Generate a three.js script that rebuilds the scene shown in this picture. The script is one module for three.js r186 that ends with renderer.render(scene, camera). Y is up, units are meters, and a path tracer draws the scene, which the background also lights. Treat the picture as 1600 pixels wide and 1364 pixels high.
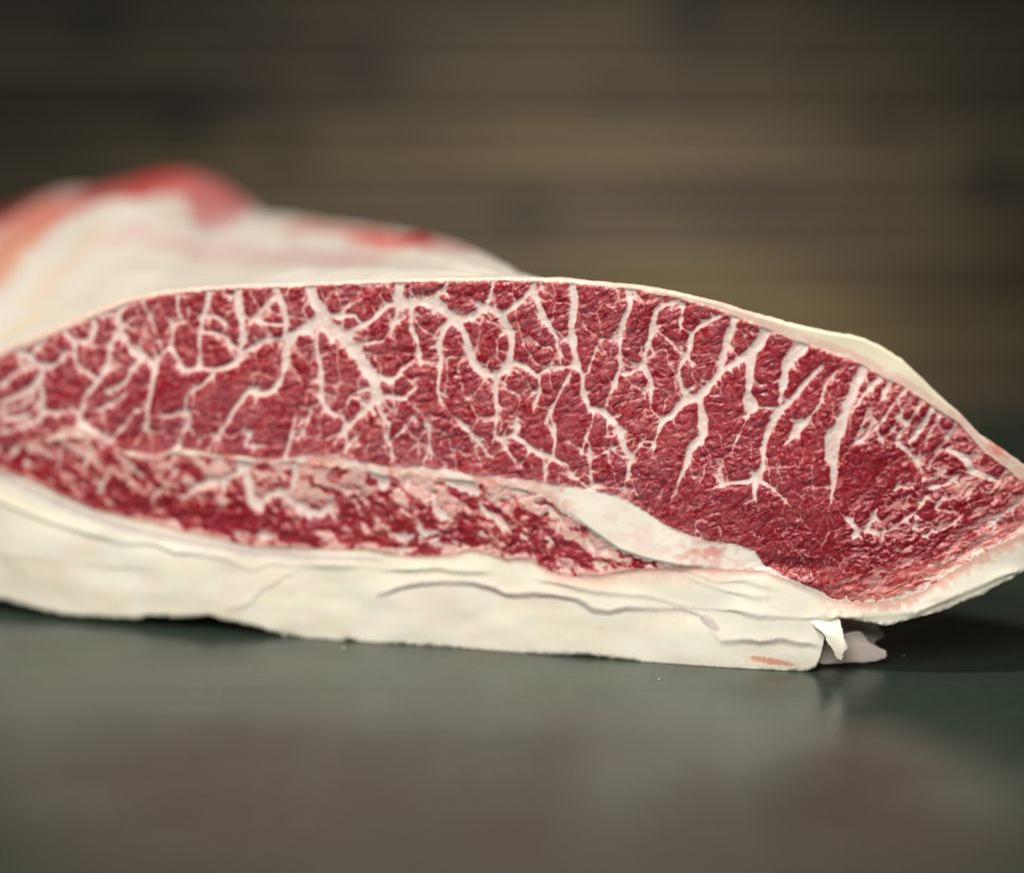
import * as THREE from 'three';
import { RoundedBoxGeometry } from 'three/addons/geometries/RoundedBoxGeometry.js';
import { RectAreaLightUniformsLib } from 'three/addons/lights/RectAreaLightUniformsLib.js';
import { mergeVertices } from 'three/addons/utils/BufferGeometryUtils.js';

const CAM_H = 0.22680, CAM_D = 0.7200, PITCH = 0.20944, YAW = 0.22629, WALL_Z = -0.7771;

// ---------------------------------------------------------------- camera, lamps, exposure
const scene = new THREE.Scene();
scene.background = new THREE.Color(0x0b0b0a);
const camera = new THREE.PerspectiveCamera(2 * Math.atan(0.1949) * 180 / Math.PI, 1600 / 1364, 0.02, 20);
camera.position.set(0, CAM_H, CAM_D);
camera.lookAt(0, CAM_H - Math.sin(PITCH), CAM_D - Math.cos(PITCH));
camera.focus = 0.722;
camera.userData.fStop = 2.0;

const renderer = new THREE.WebGLRenderer({ antialias: true });
renderer.toneMapping = THREE.LinearToneMapping;
renderer.toneMappingExposure = 1.12;
renderer.shadowMap.enabled = true;

RectAreaLightUniformsLib.init();
const key = new THREE.SpotLight(0xfff8ee, 5.2, 0, 0.42, 1, 2);            // lamp above the table
key.position.set(-0.4, 1.3, 0.42);
key.target.position.set(0.0, 0.05, -0.02);
key.castShadow = true;
key.shadow.radius = 4;
scene.add(key, key.target);
const soft = new THREE.RectAreaLight(0xf8faf4, 10.8, 0.7, 0.45);            // soft box before the table
soft.position.set(-0.15, 0.78, 0.95);
soft.lookAt(0, 0.06, 0);
scene.add(soft);
const back = new THREE.SpotLight(0xfff0dc, 2.9, 0, 0.46, 1, 2);           // lamp on the boards
back.position.set(0.0, 0.42, -0.1);
back.target.position.set(0.04, -0.15, WALL_Z);
back.castShadow = true;
back.shadow.radius = 4;
scene.add(back, back.target);

// ---------------------------------------------------------------- helpers
let seed = 1234567;
const rnd = () => { seed = (seed * 1664525 + 1013904223) >>> 0; return seed / 4294967296; };
const clamp = (v, a = 0, b = 1) => Math.min(b, Math.max(a, v));
const lerp = (a, b, t) => a + (b - a) * t;
const sstep = (a, b, v) => { const t = clamp((v - a) / (b - a)); return t * t * (3 - 2 * t); };
const hash = (ix, iy) => { let n = Math.imul(ix, 374761393) + Math.imul(iy, 668265263) | 0; n = Math.imul(n ^ (n >>> 13), 1274126177); return ((n ^ (n >>> 16)) >>> 0) / 4294967296; };
function noise(x, y, s = 0) {                       // value noise, -1 .. 1
  x += s * 37.17; y += s * 91.73;
  const ix = Math.floor(x), iy = Math.floor(y), fx = x - ix, fy = y - iy;
  const u = fx * fx * fx * (fx * (fx * 6 - 15) + 10), v = fy * fy * fy * (fy * (fy * 6 - 15) + 10);
  const a = hash(ix, iy), b = hash(ix + 1, iy), c = hash(ix, iy + 1), d = hash(ix + 1, iy + 1);
  return 2 * (a + (b - a) * u + (c - a) * v + (a - b - c + d) * u * v) - 1;
}
const fbm = (x, y, o = 3, s = 0) => { let t = 0, a = 0.5; for (let i = 0; i < o; i++) { t += a * noise(x, y, s + i * 3.1); x *= 2.03; y *= 2.03; a *= 0.5; } return t; };
const ridge = (x, y, s = 0) => 1 - Math.abs(noise(x, y, s)) ;
function curve(flat) {                               // x,y pairs -> monotone lookup y(x), straight between points
  const X = [], Y = [];
  for (let i = 0; i < flat.length; i += 2) { X.push(flat[i]); Y.push(flat[i + 1]); }
  const order = X.map((_, i) => i).sort((a, b) => X[a] - X[b]);
  const xs = order.map((i) => X[i]), ys = order.map((i) => Y[i]);
  let k = 0;
  return (x) => {
    if (x <= xs[0]) return ys[0];
    if (x >= xs[xs.length - 1]) return ys[ys.length - 1];
    if (x < xs[k]) k = 0;
    while (x > xs[k + 1]) k++;
    return lerp(ys[k], ys[k + 1], (x - xs[k]) / (xs[k + 1] - xs[k] || 1));
  };
}
const lin = (c) => { c /= 255; return c <= 0.04045 ? c / 12.92 : Math.pow((c + 0.055) / 1.055, 2.4); };
function dataTexture(data, w, h, srgb) {
  const t = new THREE.DataTexture(data, w, h, THREE.RGBAFormat);
  t.magFilter = THREE.LinearFilter; t.minFilter = THREE.LinearFilter;
  t.wrapS = t.wrapT = THREE.ClampToEdgeWrapping;
  if (srgb) t.colorSpace = THREE.SRGBColorSpace;
  t.needsUpdate = true;
  return t;
}
function shade(o) { o.traverse((m) => { if (m.isMesh) { m.castShadow = true; m.receiveShadow = true; } }); return o; }
function add(name, geometry, material, parent) { const m = new THREE.Mesh(geometry, material); m.name = name; parent.add(m); return m; }

// ---------------------------------------------------------------- traced lines of the block, millimetres on its cut face
const LOWER_FROM = 164;
const VEINS = [
  [2.13, 0.94, -133.9, 114.1, -137.4, 109.1, -136.9, 104.8, -140.4, 99.1, -141.6, 92.8, -143.4, 89.0, -146.9, 84.5, -150.3, 80.6, -151.9, 75.5, -153.4, 71.6],
  [1.42, 2.13, -137.4, 106.6, -134.4, 100.5, -132.0, 96.3, -128.7, 95.8, -124.3, 92.6],
  [1.89, 0.94, -124.3, 92.6, -125.1, 87.9, -126.3, 82.2, -127.5, 77.2, -127.9, 72.8],
  [1.18, 0.94, -128.8, 95.2, -132.8, 90.7, -135.6, 86.2, -140.3, 83.8],
  [1.18, 0.71, -124.3, 92.6, -122.2, 96.1, -118.9, 99.0, -117.4, 104.3, -117.7, 106.7],
  [1.18, 1.65, -118.9, 99.0, -116.1, 95.1, -115.2, 92.6, -111.4, 91.6, -108.8, 92.3],
  [1.18, 0.71, -108.8, 92.3, -108.0, 96.0, -108.2, 99.7, -107.8, 104.6],
  [0.71, 1.89, -107.8, 104.3, -103.3, 104.2, -99.5, 103.1, -96.4, 100.1, -93.9, 98.4],
  [1.04, 2.13, -108.8, 92.3, -103.0, 91.9, -98.5, 93.0, -95.3, 94.7, -93.3, 97.8],
  [3.07, 1.98, -93.6, 121.5, -94.1, 115.5, -92.9, 109.4, -92.8, 103.3, -93.9, 98.4],
  [1.65, 0.85, -93.3, 97.8, -89.4, 99.8, -85.5, 102.4, -81.7, 103.1, -77.9, 103.3],
  [1.89, 0.71, -104.1, 120.9, -104.9, 115.1, -106.6, 110.2, -107.8, 104.6],
  [0.66, 0.38, -106.3, 109.9, -102.5, 110.0, -100.0, 108.6],
  [0.85, 1.18, -115.0, 118.4, -115.5, 112.3, -114.7, 109.9],
  [0.85, 0.38, -127.0, 118.0, -127.5, 113.1, -126.2, 110.7, -125.1, 107.7],
  [1.18, 0.57, -138.0, 109.7, -143.2, 109.5, -148.4, 109.6],
  [1.18, 1.42, -146.5, 108.8, -146.7, 103.8, -148.2, 100.7, -152.8, 99.2],
  [1.42, 0.66, -158.6, 103.4, -155.4, 101.0, -153.5, 98.6, -153.4, 93.6, -152.6, 90.5, -149.3, 88.8],
  [1.18, 1.04, -170.3, 94.2, -167.5, 97.4, -162.7, 101.4, -157.9, 103.4],
  [2.83, 0.85, -176.9, 96.4, -171.0, 92.9, -166.5, 90.6, -161.8, 90.8, -159.0, 93.4],
  [1.89, 1.18, -166.5, 89.9, -167.0, 86.8, -171.6, 82.2, -177.8, 78.7, -183.3, 76.0],
  [1.89, 0.71, -181.6, 83.6, -177.4, 87.0, -172.6, 89.1],
  [2.13, 0.94, -180.9, 95.7, -177.0, 94.6, -174.5, 90.2],
  [1.18, 0.94, -167.2, 81.7, -166.9, 75.4, -165.9, 74.2, -161.9, 74.4],
  [1.42, 0.71, -166.6, 74.2, -171.5, 70.1, -178.3, 67.3, -183.1, 65.8],
  [0.94, 0.66, -168.7, 85.4, -172.4, 77.7, -178.0, 74.9, -182.8, 73.4],
  [0.85, 0.66, -103.7, 90.0, -107.0, 86.8, -112.3, 83.5, -113.5, 77.2, -111.9, 74.8, -114.7, 70.3, -117.1, 64.8],
  [0.66, 0.94, -116.7, 76.4, -113.5, 76.9],
  [1.42, 0.47, -90.4, 86.3, -95.7, 79.2, -98.4, 74.8, -103.0, 68.9, -105.8, 64.4],
  [1.18, 1.89, -90.4, 86.3, -87.2, 84.6, -83.4, 85.3, -79.5, 88.0],
  [0.71, 0.71, -128.1, 77.8, -132.7, 75.7, -135.5, 71.8, -139.6, 67.8, -142.4, 65.2],
  [0.57, 0.38, -127.6, 72.8, -129.7, 68.9, -132.1, 65.7],
  [0.85, 1.04, -90.1, 72.1, -92.2, 66.4, -87.7, 66.3],
  [0.94, 0.47, -135.8, 81.8, -139.2, 79.2, -141.9, 77.8],
  [2.36, 0.94, -150.8, 70.5, -146.2, 68.2, -142.4, 65.2],
  [1.42, 1.04, -178.5, 103.3, -171.9, 103.5, -165.1, 105.0, -158.6, 104.0, -153.5, 99.8],
  [0.76, 0.66, -182.2, 70.3, -174.7, 71.9, -168.5, 76.6],
  [0.66, 1.13, -74.7, 76.5, -77.5, 65.8, -79.5, 60.1],
  [0.57, 0.38, -57.1, 74.8, -57.2, 66.8],
  [2.36, 1.18, -80.5, 122.6, -79.9, 118.4, -77.9, 113.6, -77.4, 107.6, -78.4, 103.9],
  [0.94, 0.94, -80.6, 117.7, -83.8, 114.6, -87.7, 110.8],
  [0.94, 0.71, -87.1, 109.0, -83.3, 108.3, -79.6, 108.1],
  [3.31, 4.25, -68.6, 122.3, -67.4, 117.0, -65.3, 113.4, -65.7, 109.8],
  [3.78, 1.18, -65.7, 109.8, -70.8, 107.2, -75.8, 104.6, -79.0, 102.6],
  [1.18, 1.42, -66.7, 104.9, -66.8, 100.7, -65.7, 94.6, -65.5, 88.5, -65.3, 82.4, -63.1, 79.5, -60.6, 78.3],
  [2.83, 1.51, -75.2, 104.0, -77.2, 99.7, -78.0, 94.8, -79.3, 89.2],
  [1.18, 0.94, -79.3, 89.8, -84.5, 84.7, -88.4, 84.5],
  [3.54, 5.2, -65.7, 109.2, -60.8, 106.4, -56.5, 103.5, -53.4, 100.0],
  [5.2, 2.83, -53.4, 100.0, -51.0, 95.8, -47.9, 91.7, -46.1, 86.3],
  [2.36, 0.38, -46.1, 86.3, -47.4, 83.2, -53.1, 77.5, -57.0, 73.0, -60.8, 69.1],
  [1.89, 0.66, -46.8, 85.1, -41.8, 85.3, -36.8, 84.9, -35.0, 86.8],
  [1.18, 0.38, -46.8, 83.9, -45.0, 79.7, -43.8, 77.9],
  [1.18, 0.47, -44.8, 91.8, -40.5, 91.4, -38.0, 93.3],
  [1.18, 1.89, -54.5, 107.2, -50.2, 109.2, -46.4, 111.7, -42.7, 115.4, -39.0, 117.3],
  [3.69, 4.25, -38.0, 124.8, -38.0, 119.2, -35.9, 116.8],
  [2.36, 4.25, -35.9, 116.8, -30.4, 117.3, -25.5, 116.9, -21.9, 114.3, -18.9, 112.1],
  [1.42, 1.42, -29.8, 117.0, -25.5, 119.6, -22.4, 122.6, -21.2, 125.0],
  [2.36, 1.61, -18.9, 112.1, -14.6, 112.8, -11.0, 115.0, -8.6, 116.6],
  [0.94, 0.57, -9.2, 116.0, -6.7, 122.0, -6.4, 124.9],
  [1.89, 2.13, -10.4, 115.9, -5.5, 115.2, -1.9, 111.5, -0.4, 105.6, -1.0, 99.6, -2.5, 96.0, -6.2, 93.4],
  [1.65, 0.94, -3.1, 114.4, 0.5, 116.9, 4.7, 120.6, 6.4, 123.6],
  [0.94, 0.47, 6.4, 123.6, 8.2, 119.5, 9.4, 115.4],
  [2.74, 2.08, -18.9, 111.5, -16.4, 108.0, -14.6, 102.7, -12.8, 97.4, -9.8, 94.5, -5.6, 93.5],
  [2.36, 1.65, -20.7, 111.4, -23.1, 108.3, -24.4, 104.7, -25.0, 102.9],
  [1.65, 0.66, -25.0, 102.9, -24.1, 98.7, -24.8, 92.7, -25.1, 87.8, -24.5, 85.4],
  [1.65, 0.66, -5.6, 93.5, -5.6, 87.5, -5.3, 81.5, -5.9, 74.8],
  [1.89, 1.42, -5.6, 93.5, -1.9, 96.6, 1.7, 98.0, 5.9, 96.3, 8.3, 94.6, 10.7, 95.9],
  [0.57, 0.38, 8.9, 94.1, 9.2, 89.3, 8.3, 86.9],
  [1.18, 0.47, -38.4, 116.2, -39.7, 110.7, -40.3, 108.9],
  [0.85, 1.51, -34.1, 115.1, -33.8, 108.5],
  [1.51, 0.85, -33.8, 108.5, -32.3, 104.4, -31.5, 100.2],
  [0.71, 0.38, -53.4, 102.4, -47.8, 103.2],
  [0.66, 0.38, -58.2, 111.3, -57.5, 113.7, -53.8, 116.2],
  [1.18, 0.66, -63.2, 112.3, -59.4, 111.2, -53.8, 112.0, -52.0, 110.3],
  [1.42, 0.57, -3.2, 72.5, 1.1, 75.1, 1.7, 77.6],
  [1.42, 0.57, -3.2, 72.5, -1.4, 68.3, 0.5, 66.0],
  [0.94, 0.71, -0.1, 73.9, 3.5, 72.2, 5.9, 69.9, 10.8, 68.3],
  [1.42, 0.57, -17.8, 77.9, -14.8, 75.0, -11.7, 71.5, -9.3, 68.6],
  [0.71, 0.38, -28.3, 73.1, -28.3, 68.8, -29.6, 65.1],
  [1.18, 0.71, -43.2, 71.8, -41.4, 68.2, -41.4, 65.1],
  [0.71, 0.47, -53.8, 70.7, -57.0, 67.4],
  [0.66, 0.47, -33.8, 78.3, -37.0, 74.5],
  [0.57, 0.38, -69.4, 78.6, -70.8, 74.8, -72.1, 72.3],
  [0.66, 0.38, -56.2, 82.8, -54.9, 85.3, -51.7, 86.7],
  [2.36, 2.46, 20.2, 125.8, 20.8, 119.3, 19.7, 112.3, 20.3, 105.2, 21.6, 99.3, 23.4, 95.3],
  [1.65, 0.47, 21.6, 98.2, 16.8, 97.4],
  [1.42, 1.98, 23.4, 95.3, 23.7, 89.9, 25.8, 84.1],
  [1.7, 1.98, 25.8, 84.1, 30.0, 83.7, 33.0, 80.8, 36.0, 78.0],
  [1.98, 1.04, 36.0, 78.0, 36.6, 74.4, 38.4, 70.3, 40.2, 68.6],
  [0.94, 0.47, 39.7, 68.6, 39.1, 64.9, 38.5, 61.3],
  [0.66, 0.38, 40.2, 69.2, 42.6, 72.9],
  [0.85, 1.42, 6.6, 123.0, 9.0, 117.8, 11.4, 112.6],
  [1.42, 0.57, 11.4, 112.6, 14.4, 107.4, 15.0, 105.0],
  [0.71, 0.66, 19.2, 95.1, 16.8, 90.8, 14.5, 86.0, 12.7, 82.3],
  [0.76, 0.94, 1.8, 77.0, 0.9, 74.5, 4.9, 71.1, 9.1, 68.3, 13.3, 66.9, 15.7, 66.2],
  [0.85, 0.38, 13.6, 67.3, 14.5, 72.7, 14.2, 75.7],
  [0.57, 0.47, 13.0, 66.6, 11.5, 64.7, 11.2, 62.3],
  [0.57, 0.71, 25.9, 70.9, 26.3, 64.9, 26.9, 58.9],
  [0.47, 0.57, 20.0, 62.1, 23.6, 59.3],
  [0.57, 0.38, 23.5, 70.2, 24.7, 74.4],
  [1.89, 1.61, 38.4, 124.0, 38.8, 118.8, 36.8, 113.5],
  [1.61, 0.76, 36.8, 113.5, 35.7, 108.1, 35.7, 102.3],
  [0.57, 1.89, 35.8, 98.7, 34.9, 95.2, 33.5, 91.5],
  [0.94, 1.89, 53.6, 120.5, 47.9, 117.9, 46.2, 112.6],
  [1.89, 1.32, 46.2, 112.6, 45.6, 109.1, 44.0, 103.2, 43.4, 99.0],
  [0.71, 0.47, 46.8, 111.5, 50.9, 108.1],
  [2.13, 0.71, 43.4, 98.5, 45.8, 94.4, 45.9, 89.7],
  [1.18, 0.47, 43.4, 98.5, 40.5, 97.2],
  [1.18, 1.42, 68.1, 116.3, 62.4, 113.2, 59.0, 110.2],
  [1.42, 1.13, 59.0, 110.2, 58.2, 105.5, 56.8, 101.9, 55.7, 100.1],
  [0.85, 0.76, 56.0, 118.8, 55.5, 114.7],
  [2.6, 2.13, 73.3, 116.5, 71.1, 110.6, 69.5, 105.3, 68.5, 98.9],
  [3.4, 2.36, 83.7, 112.8, 79.3, 106.3, 74.2, 102.0, 68.5, 98.3],
  [2.36, 2.46, 68.5, 98.3, 64.5, 92.9, 61.1, 89.8],
  [2.27, 0.94, 61.1, 89.2, 57.6, 89.6, 55.8, 93.1],
  [2.17, 0.94, 59.4, 89.1, 55.3, 86.6, 52.5, 82.9, 49.6, 80.4, 47.3, 73.7],
  [2.27, 2.93, 61.7, 89.2, 62.4, 84.5, 63.6, 78.7],
  [2.83, 0.85, 63.1, 78.0, 62.5, 76.2, 59.1, 72.5, 58.0, 67.7, 56.3, 63.4, 54.6, 58.5],
  [2.83, 2.13, 78.2, 103.9, 77.8, 96.9, 77.3, 91.1],
  [2.36, 4.25, 77.3, 91.1, 77.9, 88.7, 79.1, 87.0],
  [1.04, 0.47, 79.1, 87.0, 83.7, 87.2],
  [0.47, 0.38, 77.5, 84.0, 74.7, 77.4],
  [4.02, 1.89, 93.5, 107.4, 89.7, 101.5, 88.7, 95.1, 87.7, 89.8],
  [1.65, 0.57, 81.4, 64.1, 77.3, 62.7, 71.5, 61.8, 67.5, 60.4],
  [0.66, 0.38, 69.8, 61.1, 69.4, 64.7],
  [1.42, 1.23, 80.2, 63.5, 80.3, 59.3, 81.0, 55.8],
  [1.42, 0.57, 81.4, 63.5, 85.5, 61.4, 89.6, 58.0],
  [2.83, 0.94, 94.2, 82.5, 91.4, 78.2],
  [0.47, 0.38, 33.7, 71.3, 37.2, 73.2],
  [0.57, 1.04, 28.0, 104.3, 25.7, 97.7],
  [2.83, 1.89, 96.0, 109.6, 92.7, 104.9, 90.5, 101.3],
  [1.18, 2.17, 100.2, 101.1, 95.2, 95.1, 91.4, 90.3, 87.5, 86.0],
  [2.36, 1.89, 87.5, 86.0, 84.2, 80.0, 82.6, 73.5],
  [1.89, 1.61, 82.6, 73.5, 82.7, 68.1, 80.8, 63.3],
  [0.57, 1.04, 105.3, 99.6, 102.0, 95.4, 100.5, 89.5, 96.7, 84.1],
  [1.04, 3.31, 96.7, 84.1, 93.9, 80.5, 92.3, 78.1],
  [2.17, 3.4, 114.0, 101.7, 111.1, 94.1, 108.5, 87.0],
  [3.4, 4.25, 108.5, 87.0, 107.0, 81.1, 104.8, 78.1],
  [4.49, 3.54, 104.8, 78.1, 104.4, 73.9, 103.9, 70.4],
  [3.54, 0.47, 105.0, 71.6, 105.4, 68.1, 105.3, 62.2, 104.8, 58.6],
  [1.7, 0.76, 118.9, 97.9, 115.6, 94.8, 112.9, 90.7],
  [2.36, 1.23, 122.8, 98.0, 120.7, 93.9, 119.1, 90.4],
  [1.42, 0.66, 127.4, 95.3, 123.1, 89.4, 119.4, 83.4, 113.9, 77.9],
  [1.65, 0.66, 132.5, 91.0, 128.3, 84.4, 126.7, 82.0],
  [1.65, 1.89, 135.9, 90.5, 132.8, 83.5, 128.6, 77.5],
  [1.18, 0.57, 138.8, 88.4, 135.1, 81.3],
  [0.71, 0.47, 115.8, 88.5, 113.2, 80.8],
  [0.94, 0.57, 126.5, 89.0, 122.8, 80.7, 119.5, 78.8],
  [0.76, 0.47, 117.6, 85.1, 115.0, 79.1, 113.3, 77.9],
  [0.94, 1.89, 144.3, 87.5, 141.8, 81.6, 139.7, 78.6],
  [2.17, 1.23, 125.2, 77.3, 127.5, 75.7, 131.0, 72.3, 132.6, 73.6],
  [1.42, 0.57, 131.0, 71.8, 136.7, 69.7],
  [2.36, 1.7, 140.9, 75.7, 145.5, 73.1, 149.0, 69.2, 154.6, 66.6, 159.1, 64.5],
  [0.94, 1.13, 134.8, 60.3, 132.2, 56.0, 127.8, 52.2],
  [1.13, 1.89, 127.8, 52.2, 122.3, 48.4, 116.0, 48.0],
  [2.6, 1.89, 110.7, 51.9, 113.1, 48.4, 112.1, 45.4],
  [1.42, 0.94, 139.9, 60.0, 137.8, 56.3, 140.6, 55.9],
  [1.23, 0.66, 131.7, 53.6, 135.1, 52.1],
  [1.89, 0.66, 131.3, 50.1, 134.2, 47.9],
  [0.76, 1.42, 119.2, 55.3, 117.1, 50.4, 116.0, 48.0],
  [0.94, 0.57, 146.2, 54.5, 141.9, 50.7, 137.5, 48.7],
  [1.13, 2.36, 145.1, 67.8, 139.7, 64.0, 134.1, 63.2],
  [0.66, 0.47, 124.6, 62.1, 128.5, 64.6, 133.5, 66.1],
  [1.61, 0.94, 164.9, 59.0, 159.5, 55.8, 155.3, 51.5],
  [4.25, 3.78, -94.5, 62.8, -91.8, 54.2, -90.7, 48.0],
  [3.78, 2.36, -90.7, 48.0, -88.8, 45.6, -87.6, 44.4],
  [1.98, 2.36, -95.0, 56.6, -100.2, 53.8, -106.1, 52.8],
  [2.36, 1.04, -106.1, 52.8, -110.7, 50.7, -114.7, 47.3, -116.8, 44.0],
  [1.7, 1.42, -102.0, 60.6, -102.8, 55.5],
  [2.36, 1.89, -100.9, 53.1, -101.0, 48.7],
  [1.7, 0.66, -149.8, 61.4, -151.4, 55.6, -152.2, 53.0],
  [2.83, 0.94, -118.2, 62.9, -120.3, 57.1],
  [0.66, 0.94, -117.7, 56.0, -123.2, 50.0, -127.3, 45.4],
  [2.83, 0.94, -178.7, 59.9, -183.0, 55.9],
  [1.42, 0.76, -174.9, 55.6, -169.6, 54.0],
  [1.18, 0.47, -142.8, 54.7, -145.7, 48.8, -147.1, 46.2],
  [1.18, 0.66, -134.8, 56.4, -130.3, 52.8],
  [1.13, 0.47, -160.5, 60.8, -162.2, 53.7],
  [2.36, 2.83, -75.2, 60.6, -75.3, 55.6, -76.4, 50.6],
  [2.6, 2.13, -77.0, 50.5, -84.1, 49.5, -89.3, 44.8],
  [2.36, 3.78, -80.8, 51.0, -77.7, 48.0, -73.9, 45.7],
  [3.78, 2.83, -73.3, 45.7, -68.2, 43.5, -63.7, 46.3],
  [2.6, 1.42, -63.7, 46.3, -61.3, 42.0],
  [6.61, 2.83, -46.5, 61.5, -44.6, 57.8, -44.7, 53.5],
  [1.42, 0.94, -53.5, 51.8, -49.8, 47.6],
  [1.32, 0.66, -58.5, 52.8, -53.5, 50.6],
  [7.56, 2.83, -19.8, 58.5, -14.8, 55.7, -11.8, 53.4],
  [1.65, 4.25, -27.8, 52.6, -25.4, 48.4, -22.9, 44.8],
  [2.83, 0.94, -24.8, 45.9, -20.5, 43.7],
  [2.36, 2.36, -10.6, 50.4, -9.9, 48.0, -5.0, 45.2, -0.7, 41.1],
  [1.89, 2.83, -32.3, 42.4, -30.4, 39.4, -25.5, 39.7],
  [1.89, 2.36, -42.4, 38.1, -36.7, 37.2, -34.2, 37.9],
  [1.89, 0.94, -2.0, 52.7, 0.5, 50.4],
  [1.42, 0.94, -5.0, 58.1, -0.1, 54.7],
  [1.89, 0.94, 2.3, 55.4, 8.4, 52.7],
  [2.36, 1.13, -35.9, 57.1, -36.6, 53.3],
  [2.36, 1.42, -27.3, 36.5, -21.1, 33.7],
  [1.23, 1.89, -19.9, 36.9, -13.7, 34.8],
  [1.42, 1.42, -8.1, 35.1, -1.4, 33.7],
  [1.42, 0.94, -10.6, 39.9, -8.1, 38.8],
  [3.31, 1.89, -87.7, 34.8, -82.5, 34.5],
  [2.36, 1.42, -38.6, 32.7, -33.6, 33.6],
  [2.83, 1.42, 12.8, 49.2, 16.4, 46.3, 15.2, 43.8],
  [1.89, 2.83, 24.9, 40.7, 27.4, 36.6, 34.0, 36.4],
  [2.36, 1.42, 29.2, 31.8, 32.9, 31.4],
  [1.61, 0.94, 1.8, 55.3, 6.1, 53.7],
  [1.42, 0.94, 15.9, 31.6, 20.8, 30.0],
  [1.13, 0.66, 9.8, 41.7, 14.0, 38.2],
  [1.04, 0.66, 3.7, 40.1, 7.3, 36.6],
];
const TOP_EDGE = [-215.6, 79.5, -195.7, 88.7, -180.9, 96.0, -168.8, 100.7, -156.8, 106.0, -144.9, 110.8, -133.1, 115.2, -121.5, 117.9, -110.1, 119.4, -96.5, 120.7, -82.9, 121.6, -69.6, 122.4, -60.7, 123.1, -43.1, 124.3, -21.4, 125.6, 0.0, 126.5, 14.8, 126.6, 27.4, 126.1, 42.0, 125.1, 54.4, 123.3, 66.8, 120.8, 79.1, 117.5, 89.3, 115.0, 97.4, 113.3, 103.4, 112.1, 109.5, 111.5, 113.5, 110.6, 118.5, 108.4, 125.6, 104.2, 131.8, 98.5, 137.9, 92.6, 144.0, 87.4, 150.2, 80.9, 156.3, 76.9, 164.4, 71.2, 174.4, 64.5, 184.4, 58.5, 190.5, 53.7];
const BOTTOM_EDGE = [-220.2, 4.5, -200.4, 4.3, -185.6, 4.1, -178.4, 3.2, -168.7, 2.4, -161.4, 1.7, -147.0, 1.8, -133.9, 2.2, -129.8, 3.6, -116.1, 4.3, -106.6, 5.4, -101.5, 3.9, -90.4, 2.8, -81.2, 0.7, -72.0, -0.5, -62.8, -1.0, -59.2, -0.8, -57.1, 0.3, -54.6, 0.0, -52.8, -1.0, -44.7, -0.7, -35.6, -0.0, -22.2, -0.2, -8.8, -1.1, 0.0, -1.3, 11.0, -0.1, 28.4, 0.5, 39.2, 0.1, 43.5, -0.5, 50.0, -1.3, 56.4, -1.3, 64.9, -1.1, 77.6, -1.1, 85.9, -0.7, 91.8, -0.9, 94.3, -0.1, 98.9, 0.0, 101.3, 1.1, 102.5, 3.3, 103.6, 8.6, 104.7, 14.5, 106.2, 17.4, 108.2, 18.7, 114.4, 18.2, 119.6, 17.5, 123.7, 16.9, 128.7, 18.5, 136.7, 21.4, 141.6, 22.8, 146.6, 25.3, 152.5, 27.8, 158.3, 31.3, 166.0, 35.6, 175.6, 41.0, 185.0, 46.5, 190.7, 50.6];
const LEAN_TOP = [-215.8, 76.3, -195.8, 85.8, -181.1, 93.3, -168.9, 98.0, -156.9, 103.4, -145.0, 108.7, -133.2, 113.6, -121.6, 116.6, -110.1, 118.3, -96.5, 119.7, -83.0, 120.6, -69.6, 121.4, -60.7, 122.2, -43.1, 123.3, -21.4, 124.5, 0.0, 125.3, 14.8, 125.3, 27.4, 124.8, 42.0, 123.7, 54.5, 121.5, 66.8, 118.4, 79.2, 114.0, 89.4, 110.1, 97.5, 107.5, 103.6, 105.5, 109.7, 103.6, 113.8, 101.9, 118.8, 99.1, 125.9, 96.0, 132.0, 92.1, 138.1, 87.9, 144.2, 84.1, 150.4, 77.0, 156.5, 72.4, 164.6, 65.0, 174.7, 58.3, 184.6, 55.5, 190.5, 52.6];
const SEAM = [-216.9, 58.1, -182.7, 61.0, -168.2, 63.9, -158.4, 69.4, -150.8, 70.4, -146.2, 67.5, -142.3, 64.5, -137.2, 63.0, -131.9, 61.6, -126.1, 61.7, -121.4, 63.1, -117.4, 64.6, -113.0, 64.1, -105.9, 63.2, -96.7, 62.5, -90.3, 62.6, -84.4, 62.2, -79.3, 62.7, -67.8, 64.2, -58.4, 64.0, -50.8, 62.6, -43.4, 61.4, -34.6, 62.3, -27.1, 61.8, -18.5, 60.5, -7.4, 60.0, 1.7, 59.4, 10.8, 59.0, 18.1, 58.3, 26.0, 57.2, 33.7, 56.1, 39.9, 53.7, 45.9, 50.3, 51.8, 46.4, 60.1, 44.0, 66.0, 42.4, 74.8, 41.5, 80.8, 39.5, 84.1, 34.9, 92.2, 31.4, 101.2, 28.1, 106.0, 25.6, 115.6, 25.4, 127.0, 27.0, 135.3, 30.5, 143.5, 36.7, 154.5, 44.1, 165.4, 49.5, 177.0, 52.7, 190.6, 52.2];
const LOWER_TOP = [-216.9, 58.1, -146.7, 67.5, -135.2, 60.6, -111.9, 62.4, -89.0, 60.3, -73.0, 61.5, -52.8, 60.1, -43.9, 57.5, -35.0, 59.9, -21.8, 57.7, -10.9, 57.3, -0.0, 56.2, 10.8, 54.0, 17.3, 49.0, 20.7, 47.6, 27.4, 42.8, 36.5, 37.0, 45.4, 34.5, 54.4, 33.1, 56.3, 32.6, 68.5, 32.9, 83.5, 33.2, 92.3, 30.5, 101.2, 27.2, 106.0, 24.7, 115.6, 24.5, 127.0, 26.1, 135.3, 29.6, 143.5, 35.9, 154.6, 43.3, 165.4, 48.7, 177.0, 51.9, 190.6, 51.4];
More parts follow.
